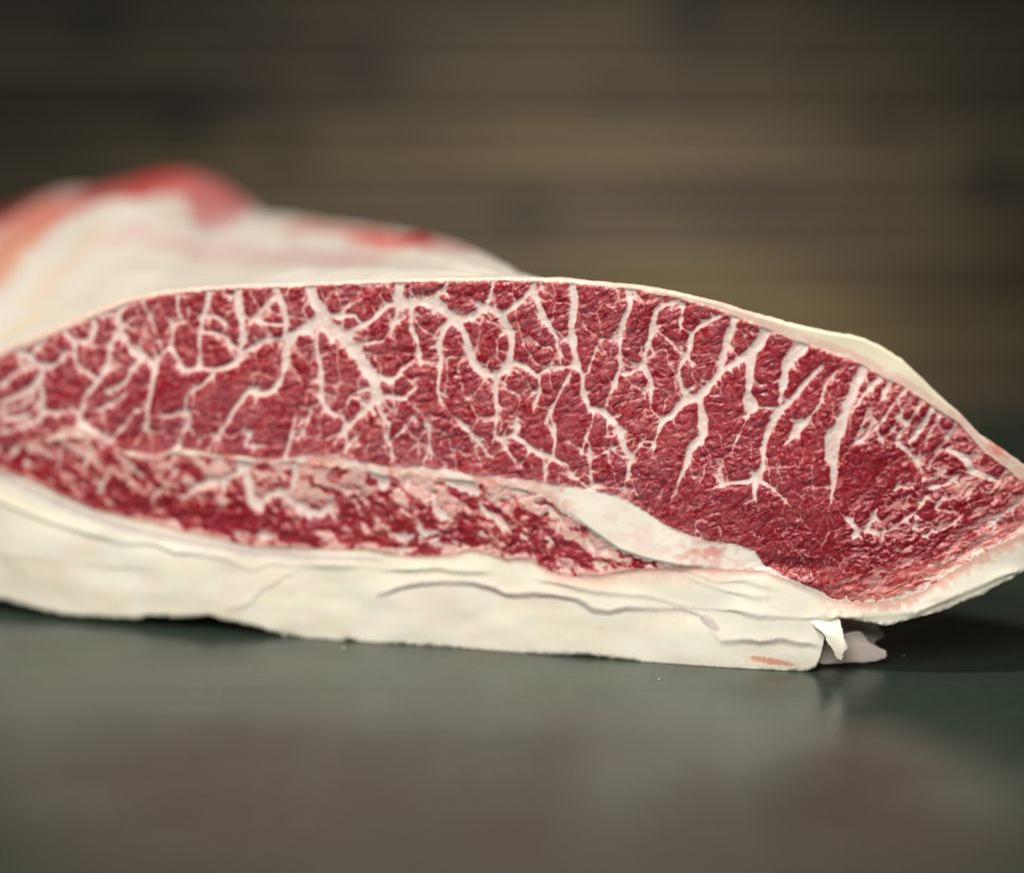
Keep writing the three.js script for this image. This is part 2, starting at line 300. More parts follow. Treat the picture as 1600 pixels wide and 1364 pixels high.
const LEAN_BOTTOM = [-217.3, 52.3, -183.2, 51.1, -176.5, 50.5, -166.6, 47.2, -156.7, 43.8, -146.6, 40.5, -136.8, 38.8, -126.9, 37.1, -117.2, 35.1, -104.0, 33.4, -91.1, 31.4, -76.8, 31.4, -64.1, 31.9, -51.2, 32.7, -41.1, 31.3, -35.5, 30.9, -26.2, 31.5, -20.0, 32.5, -13.8, 34.2, -7.4, 33.3, -1.3, 31.5, 2.6, 32.4, 6.5, 32.2, 11.5, 29.4, 18.3, 27.6, 30.3, 28.4, 34.2, 29.5, 42.5, 31.1, 53.1, 32.0, 56.3, 32.6, 68.5, 32.9, 83.5, 33.2, 92.3, 30.5, 101.2, 27.2, 106.0, 24.7, 115.6, 24.5, 127.0, 26.1, 135.3, 29.6, 143.5, 35.9, 154.6, 43.3, 165.4, 48.7, 177.0, 51.9, 190.6, 51.4];
const LEDGES = [
  [1.3, 3.5, -197.3, 42.9, -183.8, 39.7, -167.1, 35.5, -150.4, 31.9, -137.1, 29.4, -127.2, 29.9, -118.7, 27.3, -110.8, 27.5, -101.0, 26.5, -95.9, 24.2, -91.3, 22.9, -84.8, 25.2, -79.0, 25.1, -83.4, 25.3, -73.7, 25.5, -60.9, 26.3, -51.4, 26.3, -43.8, 25.5, -35.6, 26.2, -26.2, 27.3, -19.9, 26.8, -7.5, 27.0],
  [0.45, 8, -198.5, 21.2, -184.8, 21.4, -177.9, 21.2, -169.0, 22.7, -160.9, 21.6, -144.2, 20.6, -127.5, 20.9],
  [0.8, 4, -99.6, 8.3, -95.6, 9.5, -91.6, 11.4, -85.0, 17.3, -81.1, 19.7, -88.8, 15.0, -86.1, 17.1, -80.2, 21.3, -73.7, 23.9],
  [1.5, 4, -45.8, 17.0, -42.6, 18.0, -38.8, 19.8, -32.5, 21.5, -23.1, 22.7, -13.7, 23.0, -7.5, 21.8, -1.4, 19.7, 4.8, 20.3, 7.4, 20.9, 15.3, 20.7, 22.7, 19.6, 27.5, 16.9, 33.0, 16.3, 39.0, 17.9, 48.6, 18.2, 57.0, 18.8, 63.0, 17.4, 66.0, 14.5, 68.4, 11.0, 70.8, 8.7, 78.5, 9.8, 84.4, 9.6, 90.2, 10.9, 96.1, 9.8, 98.7, 9.9, 103.4, 8.7],
  [1.5, 3.0, 8.0, 25.8, 18.4, 24.6, 27.5, 22.9, 36.6, 22.6, 45.6, 22.5, 54.6, 20.4, 60.5, 19.3, 69.4, 19.3, 75.3, 19.5, 80.9, 18.8, 92.6, 18.3, 103.1, 18.4, 110.0, 18.7, 121.5, 20.6, 132.8, 22.2, 141.2, 26.1, 149.5, 30.2, 157.7, 33.7, 165.9, 37.1],
  [0.9, 2.5, 56.2, 33.1, 63.3, 30.2, 69.3, 28.6, 78.1, 29.8, 84.0, 28.5, 89.8, 27.0],
  [0.9, 2.5, 58.0, 29.9, 65.2, 27.3, 72.3, 25.6, 81.1, 24.8, 87.0, 24.9],
  [0.9, 4, 135.5, 26.9, 146.8, 28.2, 155.0, 32.9, 159.3, 35.3, 166.0, 36.3],
];
const MEMBRANES = [
  [2.48, 2.48, -196.8, 52.0, -183.3, 48.9, -173.3, 46.0, -163.4, 42.6, -153.4, 39.3, -143.5, 36.7, -130.3, 33.8, -117.2, 32.0, -104.2, 30.6, -91.2, 29.1, -78.9, 29.0, -76.9, 28.5, -64.0, 29.0, -51.3, 29.1, -45.0, 29.0],
  [1.91, 1.91, -45.8, 16.6, -42.6, 18.0, -38.8, 19.6, -32.5, 21.3, -23.1, 22.5, -13.7, 22.8, -7.5, 21.5, -1.4, 19.4, 4.8, 20.0, 7.4, 20.6, 15.3, 20.4, 22.7, 19.3, 27.5, 16.5, 33.0, 16.0, 39.0, 17.6, 48.6, 17.9, 57.0, 18.5, 63.0, 17.0],
  [2.48, 2.48, 64.2, 16.2, 67.2, 14.6, 69.6, 12.9],
  [0.79, 0.79, 70.8, 8.7, 78.5, 9.8, 84.4, 9.6, 90.2, 10.9, 96.1, 9.8, 98.7, 9.8, 103.4, 8.6],
  [1.24, 1.24, -88.9, 61.8, -79.3, 62.4, -67.8, 64.0, -58.4, 63.8, -50.8, 62.3, -43.3, 61.2, -34.6, 62.2, -27.2, 61.7, -18.5, 60.3, -7.5, 60.0, 1.7, 59.2, 1.8, 59.2, 9.1, 58.9, 18.2, 58.2, 26.0, 57.1, 33.8, 56.0, 39.8, 53.6],
];
const RIDGE = [-337.1, 112.5, -200, -296.4, 114.5, -205, -280.3, 118.0, -210, -262.6, 125.0, -212, -247.3, 129.0, -212, -234.4, 128.9, -210, -217.3, 133.6, -205, -200.4, 138.6, -200, -186.9, 139.3, -195, -173.6, 136.3, -190, -158.8, 130.6, -180, -147.0, 124.5, -170, -134.3, 124.9, -165, -120.1, 124.5, -155, -95.7, 123.7, -145, -70.5, 123.3, -130, -50.0, 123.1, -110, -30.3, 122.6, -80, -10.4, 122.1, -45];
const PATCHES = [
  [-284.6, 0.6, 40, 0.35, 200, 130, 120, 0.6],
  [-234.8, 0.62, 13, 0.22, 205, 122, 104, 0.75],
  [-227.6, 0.45, 12, 0.18, 214, 150, 120, 0.7],
  [-189.9, 0.3, 11, 0.12, 224, 188, 160, 0.4],
  [-183.8, 0.1, 10, 0.05, 228, 196, 150, 0.35],
  [-190.6, 0.5, 6, 0.06, 222, 175, 150, 0.4],
  [-275.0, 0.86, 24, 0.2, 160, 50, 58, 1],
  [-261.4, 0.8, 11, 0.14, 140, 24, 34, 0.9],
  [-248.0, 1.0, 15, 0.2, 205, 170, 164, 0.9],
  [-223.0, 0.86, 20, 0.16, 198, 70, 64, 0.9],
  [-233.6, 0.76, 20, 0.12, 220, 130, 112, 0.7],
  [-208.1, 0.92, 14, 0.14, 208, 90, 84, 0.8],
  [-192.6, 0.92, 20, 0.17, 188, 66, 66, 0.9],
  [-173.8, 0.94, 16, 0.2, 196, 100, 100, 0.85],
  [-159.1, 0.92, 12, 0.2, 186, 104, 106, 0.8],
  [-110.5, 0.9, 16, 0.12, 205, 140, 134, 0.7],
  [-83.7, 0.9, 14, 0.14, 210, 100, 94, 0.85],
  [-65.3, 0.92, 10, 0.16, 185, 25, 30, 1],
  [-67.8, 0.78, 12, 0.12, 226, 140, 122, 0.7],
  [-47.5, 0.92, 12, 0.2, 196, 140, 134, 0.8],
  [-101.5, 0.5, 26, 0.16, 206, 176, 170, 0.8],
  [-148.3, 0.5, 30, 0.14, 212, 182, 176, 0.7],
  [-76.7, 0.5, 24, 0.18, 206, 172, 166, 0.8],
];
const FLAP_TONGUE = [100.4, 17.0, 104.4, 18.5, 107.9, 18.4, 109.4, 15.5, 110.4, 12.6, 111.6, 9.9, 110.5, 8.3, 109.7, 5.8, 108.6, 5.9, 107.3, 9.0, 105.5, 11.3, 104.0, 14.5];
const FLAP_BACK = [99.4, 13.8, 108.8, 15.1, 119.5, 13.0, 120.2, 10.0, 121.9, 8.6, 119.1, 6.2, 118.3, 4.6, 115.1, 2.5, 106.9, 1.3, 99.7, 1.4];
const FLAP_FRONT = [99.2, 3.5, 109.0, 10.4, 114.8, 11.5, 117.8, 7.9, 120.8, 6.0, 123.3, 4.3, 122.6, 3.0, 119.2, 1.8, 109.8, 1.4, 102.8, 1.3];
const KNOTS = [
  [-0.097, 0.156, 0.011],
  [0.118, 0.189, 0.012],
  [0.009, 0.063, 0.011],
  [0.318, 0.088, 0.01],
  [0.242, 0.124, 0.008],
  [-0.217, 0.122, 0.013],
  [-0.274, 0.185, 0.012],
  [0.068, 0.139, 0.006],
  [-0.149, 0.097, 0.008],
];
const JOINTS = [0.0013, 0.0321, 0.0627, 0.093, 0.1231, 0.1537, 0.1841];
const CRUMBS = [
  [-0.0567, -0.0029, 0.7],
  [-0.1078, -0.0029, 0.5],
  [0.0475, 0.0301, 0.4],
  [0.1308, 0.0049, 0.5],
];

// ---------------------------------------------------------------- the table
{
  const W = 1024, H = 1024, d = new Uint8Array(W * H * 4), r = new Uint8Array(W * H * 4);
  for (let y = 0; y < H; y++) for (let x = 0; x < W; x++) {
    const i = (y * W + x) * 4, n = fbm(x / 60, y / 60, 4, 5), f = fbm(x / 220, y / 4, 3, 9), g = noise(x / 1.6, y / 1.6, 2);
    const k = 1 + 0.16 * n + 0.05 * f + 0.05 * g;
    d[i] = 43 * k; d[i + 1] = 55 * k; d[i + 2] = 46 * k; d[i + 3] = 255;
    const q = 128 * (1 + 0.22 * fbm(x / 90, y / 90, 3, 21) + 0.1 * f);
    r[i] = r[i + 1] = r[i + 2] = clamp(q, 0, 255); r[i + 3] = 255;
  }
  const map = dataTexture(d, W, H, true), rough = dataTexture(r, W, H, false);
  for (const t of [map, rough]) { t.wrapS = t.wrapT = THREE.MirroredRepeatWrapping; t.repeat.set(4, 4); }
  const m = new THREE.MeshPhysicalMaterial({ map, roughness: 0.58, roughnessMap: rough, specularIntensity: 1, ior: 1.6 });
  const table = new THREE.Mesh(new RoundedBoxGeometry(2.6, 0.04, 1.8, 2, 0.004), m);
  table.name = 'table'; table.position.set(0, -0.02, 0.49);
  table.userData = { label: 'dark grey green satin table top under the meat', category: 'table', kind: 'structure' };
  scene.add(shade(table));
}
// ---------------------------------------------------------------- the board wall behind
{
  const W = 2048, H = 1024, d = new Uint8Array(W * H * 4), wallW = 1.5, wallH = 0.95;
  for (let y = 0; y < H; y++) for (let x = 0; x < W; x++) {
    const px = (x / W - 0.5) * wallW, py = y / H * wallH - 0.22, row = Math.floor((py + 0.22) / 0.0306);
    let wx = px, wy = py, dark = 0;
    for (const [kx, ky, kr] of KNOTS) {
      const dx = (px - kx) / 1.7, dy = py - ky, q = Math.hypot(dx, dy);
      if (q < kr * 5) { wy += dy * 0.9 * Math.exp(-q / kr); dark = Math.max(dark, Math.exp(-Math.pow(q / kr, 2))); }
    }
    const g = fbm(wx * 5 + row * 7.3, wy * 260 + row * 3, 3, 4), p = fbm(px * 6 + row * 5.1, row * 2.7 + py * 14, 3, 8), s = hash(row, 17) - 0.5;
    const k = (1 + 0.3 * g + 0.42 * p + 0.2 * s) * (1 - 0.75 * dark), i = (y * W + x) * 4;
    d[i] = clamp(80 * k, 0, 255); d[i + 1] = clamp((70 + 4 * p) * k, 0, 255); d[i + 2] = clamp((52 + 10 * fbm(px * 4, row, 2, 31)) * k, 0, 255); d[i + 3] = 255;
  }
  const mat = new THREE.MeshStandardMaterial({ map: dataTexture(d, W, H, true), roughness: 0.62 });
  const wall = new THREE.Group();
  wall.name = 'wall'; wall.position.set(0, 0, WALL_Z);
  wall.userData = { label: 'brown wooden wall of narrow horizontal boards behind the meat', category: 'wall', kind: 'structure' };
  const pitch = (JOINTS[6] - JOINTS[0]) / 6;
  for (let k = -7; k < 20; k++) {
    const y0 = JOINTS[0] + k * pitch, hgt = pitch - 0.004;
    const g = new RoundedBoxGeometry(1.5, hgt, 0.018, 2, 0.0034);
    const P = g.attributes.position, uv = g.attributes.uv;
    for (let i = 0; i < P.count; i++) uv.setXY(i, P.getX(i) / wallW + 0.5, (P.getY(i) + y0 + pitch / 2 + 0.22) / wallH);
    const b = add('board', g, mat, wall);
    b.position.set(0, y0 + pitch / 2, -0.009 + (hash(k, 3) - 0.5) * 0.0016);
  }
  add('backing_panel', new THREE.BoxGeometry(1.5, 27 * pitch, 0.012), new THREE.MeshStandardMaterial({ color: 0x1c150e, roughness: 0.9 }), wall).position.set(0, JOINTS[0] + 6.5 * pitch, -0.03);
  scene.add(shade(wall));
}

// ---------------------------------------------------------------- the block of beef
const topEdge = curve(TOP_EDGE), bottomEdge = curve(BOTTOM_EDGE), leanTop = curve(LEAN_TOP), seamLine = curve(SEAM), lowerTop = curve(LOWER_TOP), leanBottom = curve(LEAN_BOTTOM);
const X0 = -222, X1 = 196, Y0 = -3, Y1 = 131, TW = 2048, TH = Math.round(TW * (Y1 - Y0) / (X1 - X0)), PXMM = TW / (X1 - X0);
const NT = TW * TH;
const fat = new Float32Array(NT), fatId = new Int16Array(NT).fill(-1), membrane = new Float32Array(NT);

function spline(flat) {
  const p = [];
  for (let i = 0; i < flat.length; i += 2) p.push(new THREE.Vector3(flat[i], flat[i + 1], 0));
  if (p.length === 2) return p;
  const c = new THREE.CatmullRomCurve3(p, false, 'centripetal');
  return c.getPoints(p.length * 5);
}
function stroke(pts, w0, w1, id, field, soft, ragged, strength = 1, taper = 0.22, ceiling = null) {
  const n = pts.length - 1;
  for (let s = 0; s < n; s++) {
    const tip = (u) => (w0 > w1 ? 1 : 0.8 + 0.2 * sstep(0, 0.1, u)) * (0.35 + 0.65 * sstep(0, taper, 1 - u));
    const a = pts[s], b = pts[s + 1], ra = lerp(w0, w1, s / n) / 2 * tip(s / n), rb = lerp(w0, w1, (s + 1) / n) / 2 * tip((s + 1) / n), reach = Math.max(ra, rb) * 1.3 + soft + ragged * 1.5;
    const xa = Math.max(0, Math.floor((Math.min(a.x, b.x) - reach - X0) * PXMM)), xb = Math.min(TW - 1, Math.ceil((Math.max(a.x, b.x) + reach - X0) * PXMM));
    const ya = Math.max(0, Math.floor((Math.min(a.y, b.y) - reach - Y0) * PXMM)), yb = Math.min(TH - 1, Math.ceil((Math.max(a.y, b.y) + reach - Y0) * PXMM));
    const dx = b.x - a.x, dy = b.y - a.y, l2 = dx * dx + dy * dy || 1e-9;
    for (let y = ya; y <= yb; y++) for (let x = xa; x <= xb; x++) {
      const mx = X0 + (x + 0.5) / PXMM, my = Y0 + (y + 0.5) / PXMM;
      const t = clamp(((mx - a.x) * dx + (my - a.y) * dy) / l2), q = Math.hypot(mx - a.x - dx * t, my - a.y - dy * t);
      const r = lerp(ra, rb, t) * (1 + 0.3 * noise(mx * 0.4, my * 0.4, id & 7));
      if (q > r + soft + ragged * 1.5) continue;
      if (ceiling && my > ceiling(mx) - 0.2) continue;
      const e = q + ragged * (0.7 * noise(mx * 0.85, my * 0.85, 3) + 0.6 * noise(mx * 2, my * 2, 7) + 0.35 * noise(mx * 4, my * 4, 8));
      const v = strength * (1 - sstep(r - soft, r + soft, e)), i = y * TW + x;
      if (v > field[i]) { field[i] = v; if (field === fat && v > 0.45 && id >= 0) fatId[i] = id; }
    }
  }
}
const SOFT = 0.42, near = new Float32Array(NT), best = new Float32Array(NT).fill(-99), local = new Float32Array(NT);
function vein(pts, w0, w1, id, ceiling, weight = 1) {         // adds exp(depth inside the vein): neighbours flow into each other
  const n = pts.length - 1, R = Math.max(w0, w1) * 0.75 + 2.6;
  let xa = 1e9, xb = -1e9, ya = 1e9, yb = -1e9;
  for (const p of pts) { xa = Math.min(xa, p.x); xb = Math.max(xb, p.x); ya = Math.min(ya, p.y); yb = Math.max(yb, p.y); }
  xa = Math.max(0, Math.floor((xa - R - X0) * PXMM)); xb = Math.min(TW - 1, Math.ceil((xb + R - X0) * PXMM)); ya = Math.max(0, Math.floor((ya - R - Y0) * PXMM)); yb = Math.min(TH - 1, Math.ceil((yb + R - Y0) * PXMM));
  for (let y = ya; y <= yb; y++) local.fill(-99, y * TW + xa, y * TW + xb + 1);
  const tip = (u) => (w0 > w1 ? 1 : 0.8 + 0.2 * sstep(0, 0.1, u)) * (0.3 + 0.7 * sstep(0, 0.22, 1 - u));
  for (let s = 0; s < n; s++) {
    const a = pts[s], b = pts[s + 1], ra = lerp(w0, w1, s / n) / 2 * tip(s / n), rb = lerp(w0, w1, (s + 1) / n) / 2 * tip((s + 1) / n), reach = Math.max(ra, rb) * 1.4 + 2;
    const sa = Math.max(xa, Math.floor((Math.min(a.x, b.x) - reach - X0) * PXMM)), sb = Math.min(xb, Math.ceil((Math.max(a.x, b.x) + reach - X0) * PXMM));
    const ta = Math.max(ya, Math.floor((Math.min(a.y, b.y) - reach - Y0) * PXMM)), tb = Math.min(yb, Math.ceil((Math.max(a.y, b.y) + reach - Y0) * PXMM));
    const dx = b.x - a.x, dy = b.y - a.y, l2 = dx * dx + dy * dy || 1e-9;
    for (let y = ta; y <= tb; y++) for (let x = sa; x <= sb; x++) {
      const mx = X0 + (x + 0.5) / PXMM, my = Y0 + (y + 0.5) / PXMM;
      if (ceiling && my > ceiling(mx) - 0.2) continue;
      const t = clamp(((mx - a.x) * dx + (my - a.y) * dy) / l2), q = lerp(ra, rb, t) * (1 + 0.34 * noise(mx * 0.3, my * 0.3, id & 7)) - Math.hypot(mx - a.x - dx * t, my - a.y - dy * t), k = y * TW + x;
      if (q > local[k]) local[k] = q;
    }
  }
  for (let y = ya; y <= yb; y++) for (let x = xa; x <= xb; x++) {
    const k = y * TW + x, q = local[k];
    if (q < -2.2) continue;
    near[k] += weight * Math.exp(Math.min(q, 2) / SOFT);
    if (id >= 0 && q > best[k] && q > -0.1) { best[k] = q; fatId[k] = id; }
  }
}
const lines = VEINS.map((v) => spline(v.slice(2)));
lines.forEach((pts, id) => {                                                     // loose ends reach on to the next vein in a thin thread
  if (id >= LOWER_FROM) return;
  for (const end of [0, 1]) {
    const n = pts.length - 1, e = end ? pts[n] : pts[0], b = end ? pts[n - 1] : pts[1], dir = Math.atan2(e.y - b.y, e.x - b.x);
    let hit = null, far = 12, touch = false;
    lines.forEach((o, k) => {
      if (k === id || k >= LOWER_FROM) return;
      for (const q of o) {
        const d = Math.hypot(q.x - e.x, q.y - e.y); if (d < 1.3) touch = true;
        let t = Math.abs(Math.atan2(q.y - e.y, q.x - e.x) - dir); if (t > Math.PI) t = 2 * Math.PI - t;
        const cost = d * (1 + 0.5 * t); if (t < 1.5 && cost < far) { far = cost; hit = q; }
      }
    });
    if (touch || !hit || e.x > 98) continue;
    const l = e.distanceTo(hit), m = new THREE.Vector3(e.x + Math.cos(dir) * l * 0.4 + (rnd() - 0.5), e.y + Math.sin(dir) * l * 0.4 + (rnd() - 0.5), 0), w = Math.max(0.35, VEINS[id][end] * 0.55);
    const c = new THREE.CatmullRomCurve3([e.clone(), m, new THREE.Vector3(lerp(m.x, hit.x, 0.6) + (rnd() - 0.5), lerp(m.y, hit.y, 0.6) + (rnd() - 0.5), 0), hit.clone()], false, 'centripetal').getPoints(14);
    vein(c, w, 0.4, -1, null, 0.8);
  }
});
VEINS.forEach((v, id) => {
  const pts = spline(v.slice(2)), w = Math.max(v[0], v[1]), low = id >= LOWER_FROM;
  const fan = !low && Math.max(pts[0].x, pts[pts.length - 1].x) > 122 && w < 3.2;
  vein(pts, v[0], v[1], id, low ? seamLine : null, fan ? 0.5 : 1);
  if (v[1] < 1 && !low) {                                                        // fade out in a fine thread
    const a = pts[pts.length - 2], b = pts[pts.length - 1], u = new THREE.Vector3().subVectors(b, a).normalize(), q = [b.clone()];
    for (let j = 1; j <= 3; j++) q.push(new THREE.Vector3(b.x + u.x * j * 1.3 + (rnd() - 0.5) * 1.1, b.y + u.y * j * 1.3 + (rnd() - 0.5) * 1.1, 0));
    vein(q, v[1] * 0.8, 0.1, -1, null);
  }
  let len = 0; for (let i = 1; i < pts.length; i++) len += pts[i].distanceTo(pts[i - 1]);
  const spurs = Math.round(len * 0.16);                                          // little side shoots of fat
  for (let s = 0; s < spurs; s++) {
    const k = Math.floor(rnd() * (pts.length - 1)), a = pts[k], b = pts[k + 1];
    let dir = Math.atan2(b.y - a.y, b.x - a.x) + (rnd() < 0.5 ? 1 : -1) * (0.7 + rnd() * 0.7); const l = 1.2 + rnd() * rnd() * 6;
    const q = [new THREE.Vector3(a.x, a.y, 0)];
    for (let j = 1; j <= 4; j++) { dir += (rnd() - 0.5) * 0.7; const o = q[q.length - 1]; q.push(new THREE.Vector3(o.x + Math.cos(dir) * (0.2 + l / 4), o.y + Math.sin(dir) * (0.2 + l / 4), 0)); }
    vein(q, 0.35 + rnd() * 0.4, 0.05, -1, low ? seamLine : null);
  }
});
for (const m of MEMBRANES) stroke(spline(m.slice(2)), m[0], m[1], -1, membrane, 0.5, 0.3);

// faint septa between the fibre bundles: edges of a warped cell pattern
{
  const cell = (x, y) => {
    let d1 = 9, d2 = 9; const ix = Math.floor(x), iy = Math.floor(y);
    for (let j = -1; j <= 1; j++) for (let i = -1; i <= 1; i++) { const q = Math.hypot(ix + i + hash(ix + i, iy + j) - x, iy + j + hash(ix + i + 57, iy + j + 91) - y); if (q < d1) { d2 = d1; d1 = q; } else if (q < d2) d2 = q; }
    return d2 - d1;
  };
  for (let iy = 0; iy < TH; iy++) for (let ix = 0; ix < TW; ix++) {
    const x = X0 + (ix + 0.5) / PXMM, y = Y0 + (iy + 0.5) / PXMM;
    if (y > leanTop(x) || y < seamLine(x)) continue;
    const lean = 0.35 + 0.9 * sstep(60, 150, x), u = x + y * lean * 0.5 + 1.4 * noise(x * 0.22, y * 0.22, 141) + 0.5 * noise(x * 0.8, y * 0.8, 142), v = y + 1.4 * noise(x * 0.22, y * 0.22, 143);
    const here = sstep(-0.7, 0.25, noise(x * 0.07, y * 0.07, 144) + 0.3 * noise(x * 0.3, y * 0.3, 145)) * (1 - 0.5 * sstep(40, 90, x));
    const e1 = cell(u / 7.2, v / 10), e2 = 1 - sstep(0.0, 0.16, cell(u / 2.6 + 9, v / 3.8)), wd = 0.32 * here - 0.2 + 0.12 * noise(x * 0.5, y * 0.5, 146);
    near[iy * TW + ix] += Math.exp(clamp(wd - e1 * 3.4, -2, 1) / SOFT) * sstep(0.15, 0.4, here);
    let k = 0.12 * e2 * (0.4 + here); const i = iy * TW + ix;
    if (x > 88) {                                                              // streaked, fatty meat at the pointed end
      const up = sstep(0.3, 0.7, (y - seamLine(x)) / (leanTop(x) - seamLine(x) + 0.01)), wx = x + 1.4 * noise(x * 0.25, y * 0.25, 151) + 0.5 * noise(x * 0.9, y * 0.9, 155), wy = y + 1.4 * noise(x * 0.25, y * 0.25, 152) + 0.5 * noise(x * 0.9, y * 0.9, 156);
      const along = (a, n) => { const p = wx * Math.cos(a) + wy * Math.sin(a), q = -wx * Math.sin(a) + wy * Math.cos(a); return fbm(p * 0.15, q * 0.75, 4, n) + 0.12 * noise(p * 0.5, q * 2.2, n + 1); };
      const m = lerp(along(0.5, 153), along(0.95, 157), up);
      k = Math.max(k, 0.8 * sstep(88, 140, x) * sstep(0.03, 0.42, m + 0.08 * sstep(130, 175, x)));
    }
    if (k > fat[i]) fat[i] = k;
  }
}
for (let iy = 0; iy < TH; iy++) for (let ix = 0; ix < TW; ix++) {
  const i = iy * TW + ix, x = X0 + (ix + 0.5) / PXMM, y = Y0 + (iy + 0.5) / PXMM;
  if (near[i] < 1e-3) continue;
  const F = SOFT * Math.log(near[i]), low = y < seamLine(x) ? 1 : 0, rag = 0.16 + 0.5 * low;
  const e = F + rag * (0.8 * noise(x * 0.8, y * 0.8, 3) + 0.7 * noise(x * 1.9, y * 1.9, 7) + 0.45 * noise(x * 4, y * 4, 8)), v = sstep(-0.34 - 0.3 * low, 0.3 + 0.3 * low, e);
  if (v > fat[i]) fat[i] = v;
  if (e < -0.05) fatId[i] = -1;
}
// thin threads and flecks of fat through the lean
for (let k = 0; k < 2400; k++) {
  const x = X0 + rnd() * (X1 - X0), lo = leanBottom(x), hi = leanTop(x), y = lo + rnd() * (hi - lo);
  const f = (y - lo) / (hi - lo + 1e-3), right = sstep(60, 130, x), left = 1 - sstep(-160, -110, x), low = 1 - sstep(0.2, 0.55, f);
  if (rnd() > 0.18 + 0.55 * low + 0.35 * right + 0.2 * left) continue;
  const slope = y < seamLine(x) ? 0.5 + rnd() * 1.4 : right > 0.5 ? 0.35 + rnd() * 0.6 : 0.9 + (rnd() - 0.5) * 1.6;
  const l = 0.3 + rnd() * rnd() * (right > 0.5 ? 4 : 2.4), q = [];
  for (let j = 0; j <= 2; j++) q.push(new THREE.Vector3(x + Math.cos(slope) * l * j / 2 + (rnd() - 0.5) * 0.3, y + Math.sin(slope) * l * j / 2 + (rnd() - 0.5) * 0.3, 0));
  stroke(q, 0.25 + rnd() * 0.5, 0.1, -1, fat, 0.28, 0.4, 0.25 + rnd() * 0.5);
}

// how fatty the surroundings are: lean bulges between the veins
const around = Float32Array.from(fat);
for (let pass = 0; pass < 2; pass++) for (const [stepX, stepY] of [[1, 0], [0, 1]]) {
  const src = Float32Array.from(around), r = 5;
  for (let y = r; y < TH - r; y++) for (let x = r; x < TW - r; x++) { let t = 0; for (let k = -r; k <= r; k++) t += src[(y + k * stepY) * TW + x + k * stepX]; around[y * TW + x] = t / (2 * r + 1); }
}
// which tissue lies at a point of the cut face
const UPPER = 0, LOWER = 1, SEAMFAT = 2, CAP = 3, RIM = 4;
function tissue(x, y) {
  const wob = 0.5 * noise(x * 0.5, y * 0.5, 11) + 0.35 * noise(x * 1.3, y * 1.3, 12);
  if (y > leanTop(x) + wob * 0.5) return RIM;
  if (y > seamLine(x) + wob * (0.5 + 2 * sstep(95, 115, x))) return UPPER;
  if (y > lowerTop(x) + wob * 1.5 && y > leanBottom(x)) return SEAMFAT;
  if (y > leanBottom(x) + wob * 1.2) return LOWER;
  return CAP;
}
const ledges = LEDGES.map((l) => ({ h: l[0], d: l[1], f: curve(l.slice(2)), a: Math.min(l[2], l[l.length - 2]), b: Math.max(l[2], l[l.length - 2]) }));
// relief of the cut face, millimetres towards the viewer
function warp(x, y) { return [x + 1.6 * noise(x * 0.11, y * 0.11, 41) + 0.5 * noise(x * 0.5, y * 0.5, 42), y + 1.6 * noise(x * 0.11, y * 0.11, 43) + 0.5 * noise(x * 0.5, y * 0.5, 44)]; }
function creases(x, y) {
  const [u, v] = warp(x, y), a = 0.3, c = Math.cos(a), s = Math.sin(a);
  const p = u * c + v * s, q = -u * s + v * c;
  const r1 = Math.pow(ridge(p * 0.14, q * 0.36, 61), 7), r2 = Math.pow(ridge(p * 0.33, q * 0.8, 62), 6);
  return 0.62 * r1 * sstep(-0.35, 0.45, noise(x * 0.09, y * 0.09, 63)) + 0.3 * r2 * sstep(-0.3, 0.5, noise(x * 0.12, y * 0.12, 64));
}
function bundles(x, y) {                              // packed fibre bundles: low domes with furrows between them
  const [u, v] = warp(x, y), a = 0.42, p = (u * Math.cos(a) + v * Math.sin(a)) / 4.4, q = (-u * Math.sin(a) + v * Math.cos(a)) / 2.5, ix = Math.floor(p), iy = Math.floor(q);
  let d1 = 9, d2 = 9;
  for (let j = -1; j <= 1; j++) for (let i = -1; i <= 1; i++) { const d = Math.hypot(ix + i + hash(ix + i + 11, iy + j) - p, iy + j + hash(ix + i + 77, iy + j + 31) - q); if (d < d1) { d2 = d1; d1 = d; } else if (d < d2) d2 = d; }
  return 0.55 * (1 - d1 * d1) - 0.45 * Math.exp(-(d2 - d1) * 7) * sstep(-0.5, 0.3, noise(x * 0.1, y * 0.1, 191));
}
function bilinear(f, x, y) {
  const u = clamp((x - X0) * PXMM - 0.5, 0, TW - 1.001), v = clamp((y - Y0) * PXMM - 0.5, 0, TH - 1.001), i = Math.floor(u), j = Math.floor(v), a = u - i, b = v - j, k = j * TW + i;
  return lerp(lerp(f[k], f[k + 1], a), lerp(f[k + TW], f[k + TW + 1], a), b);
}
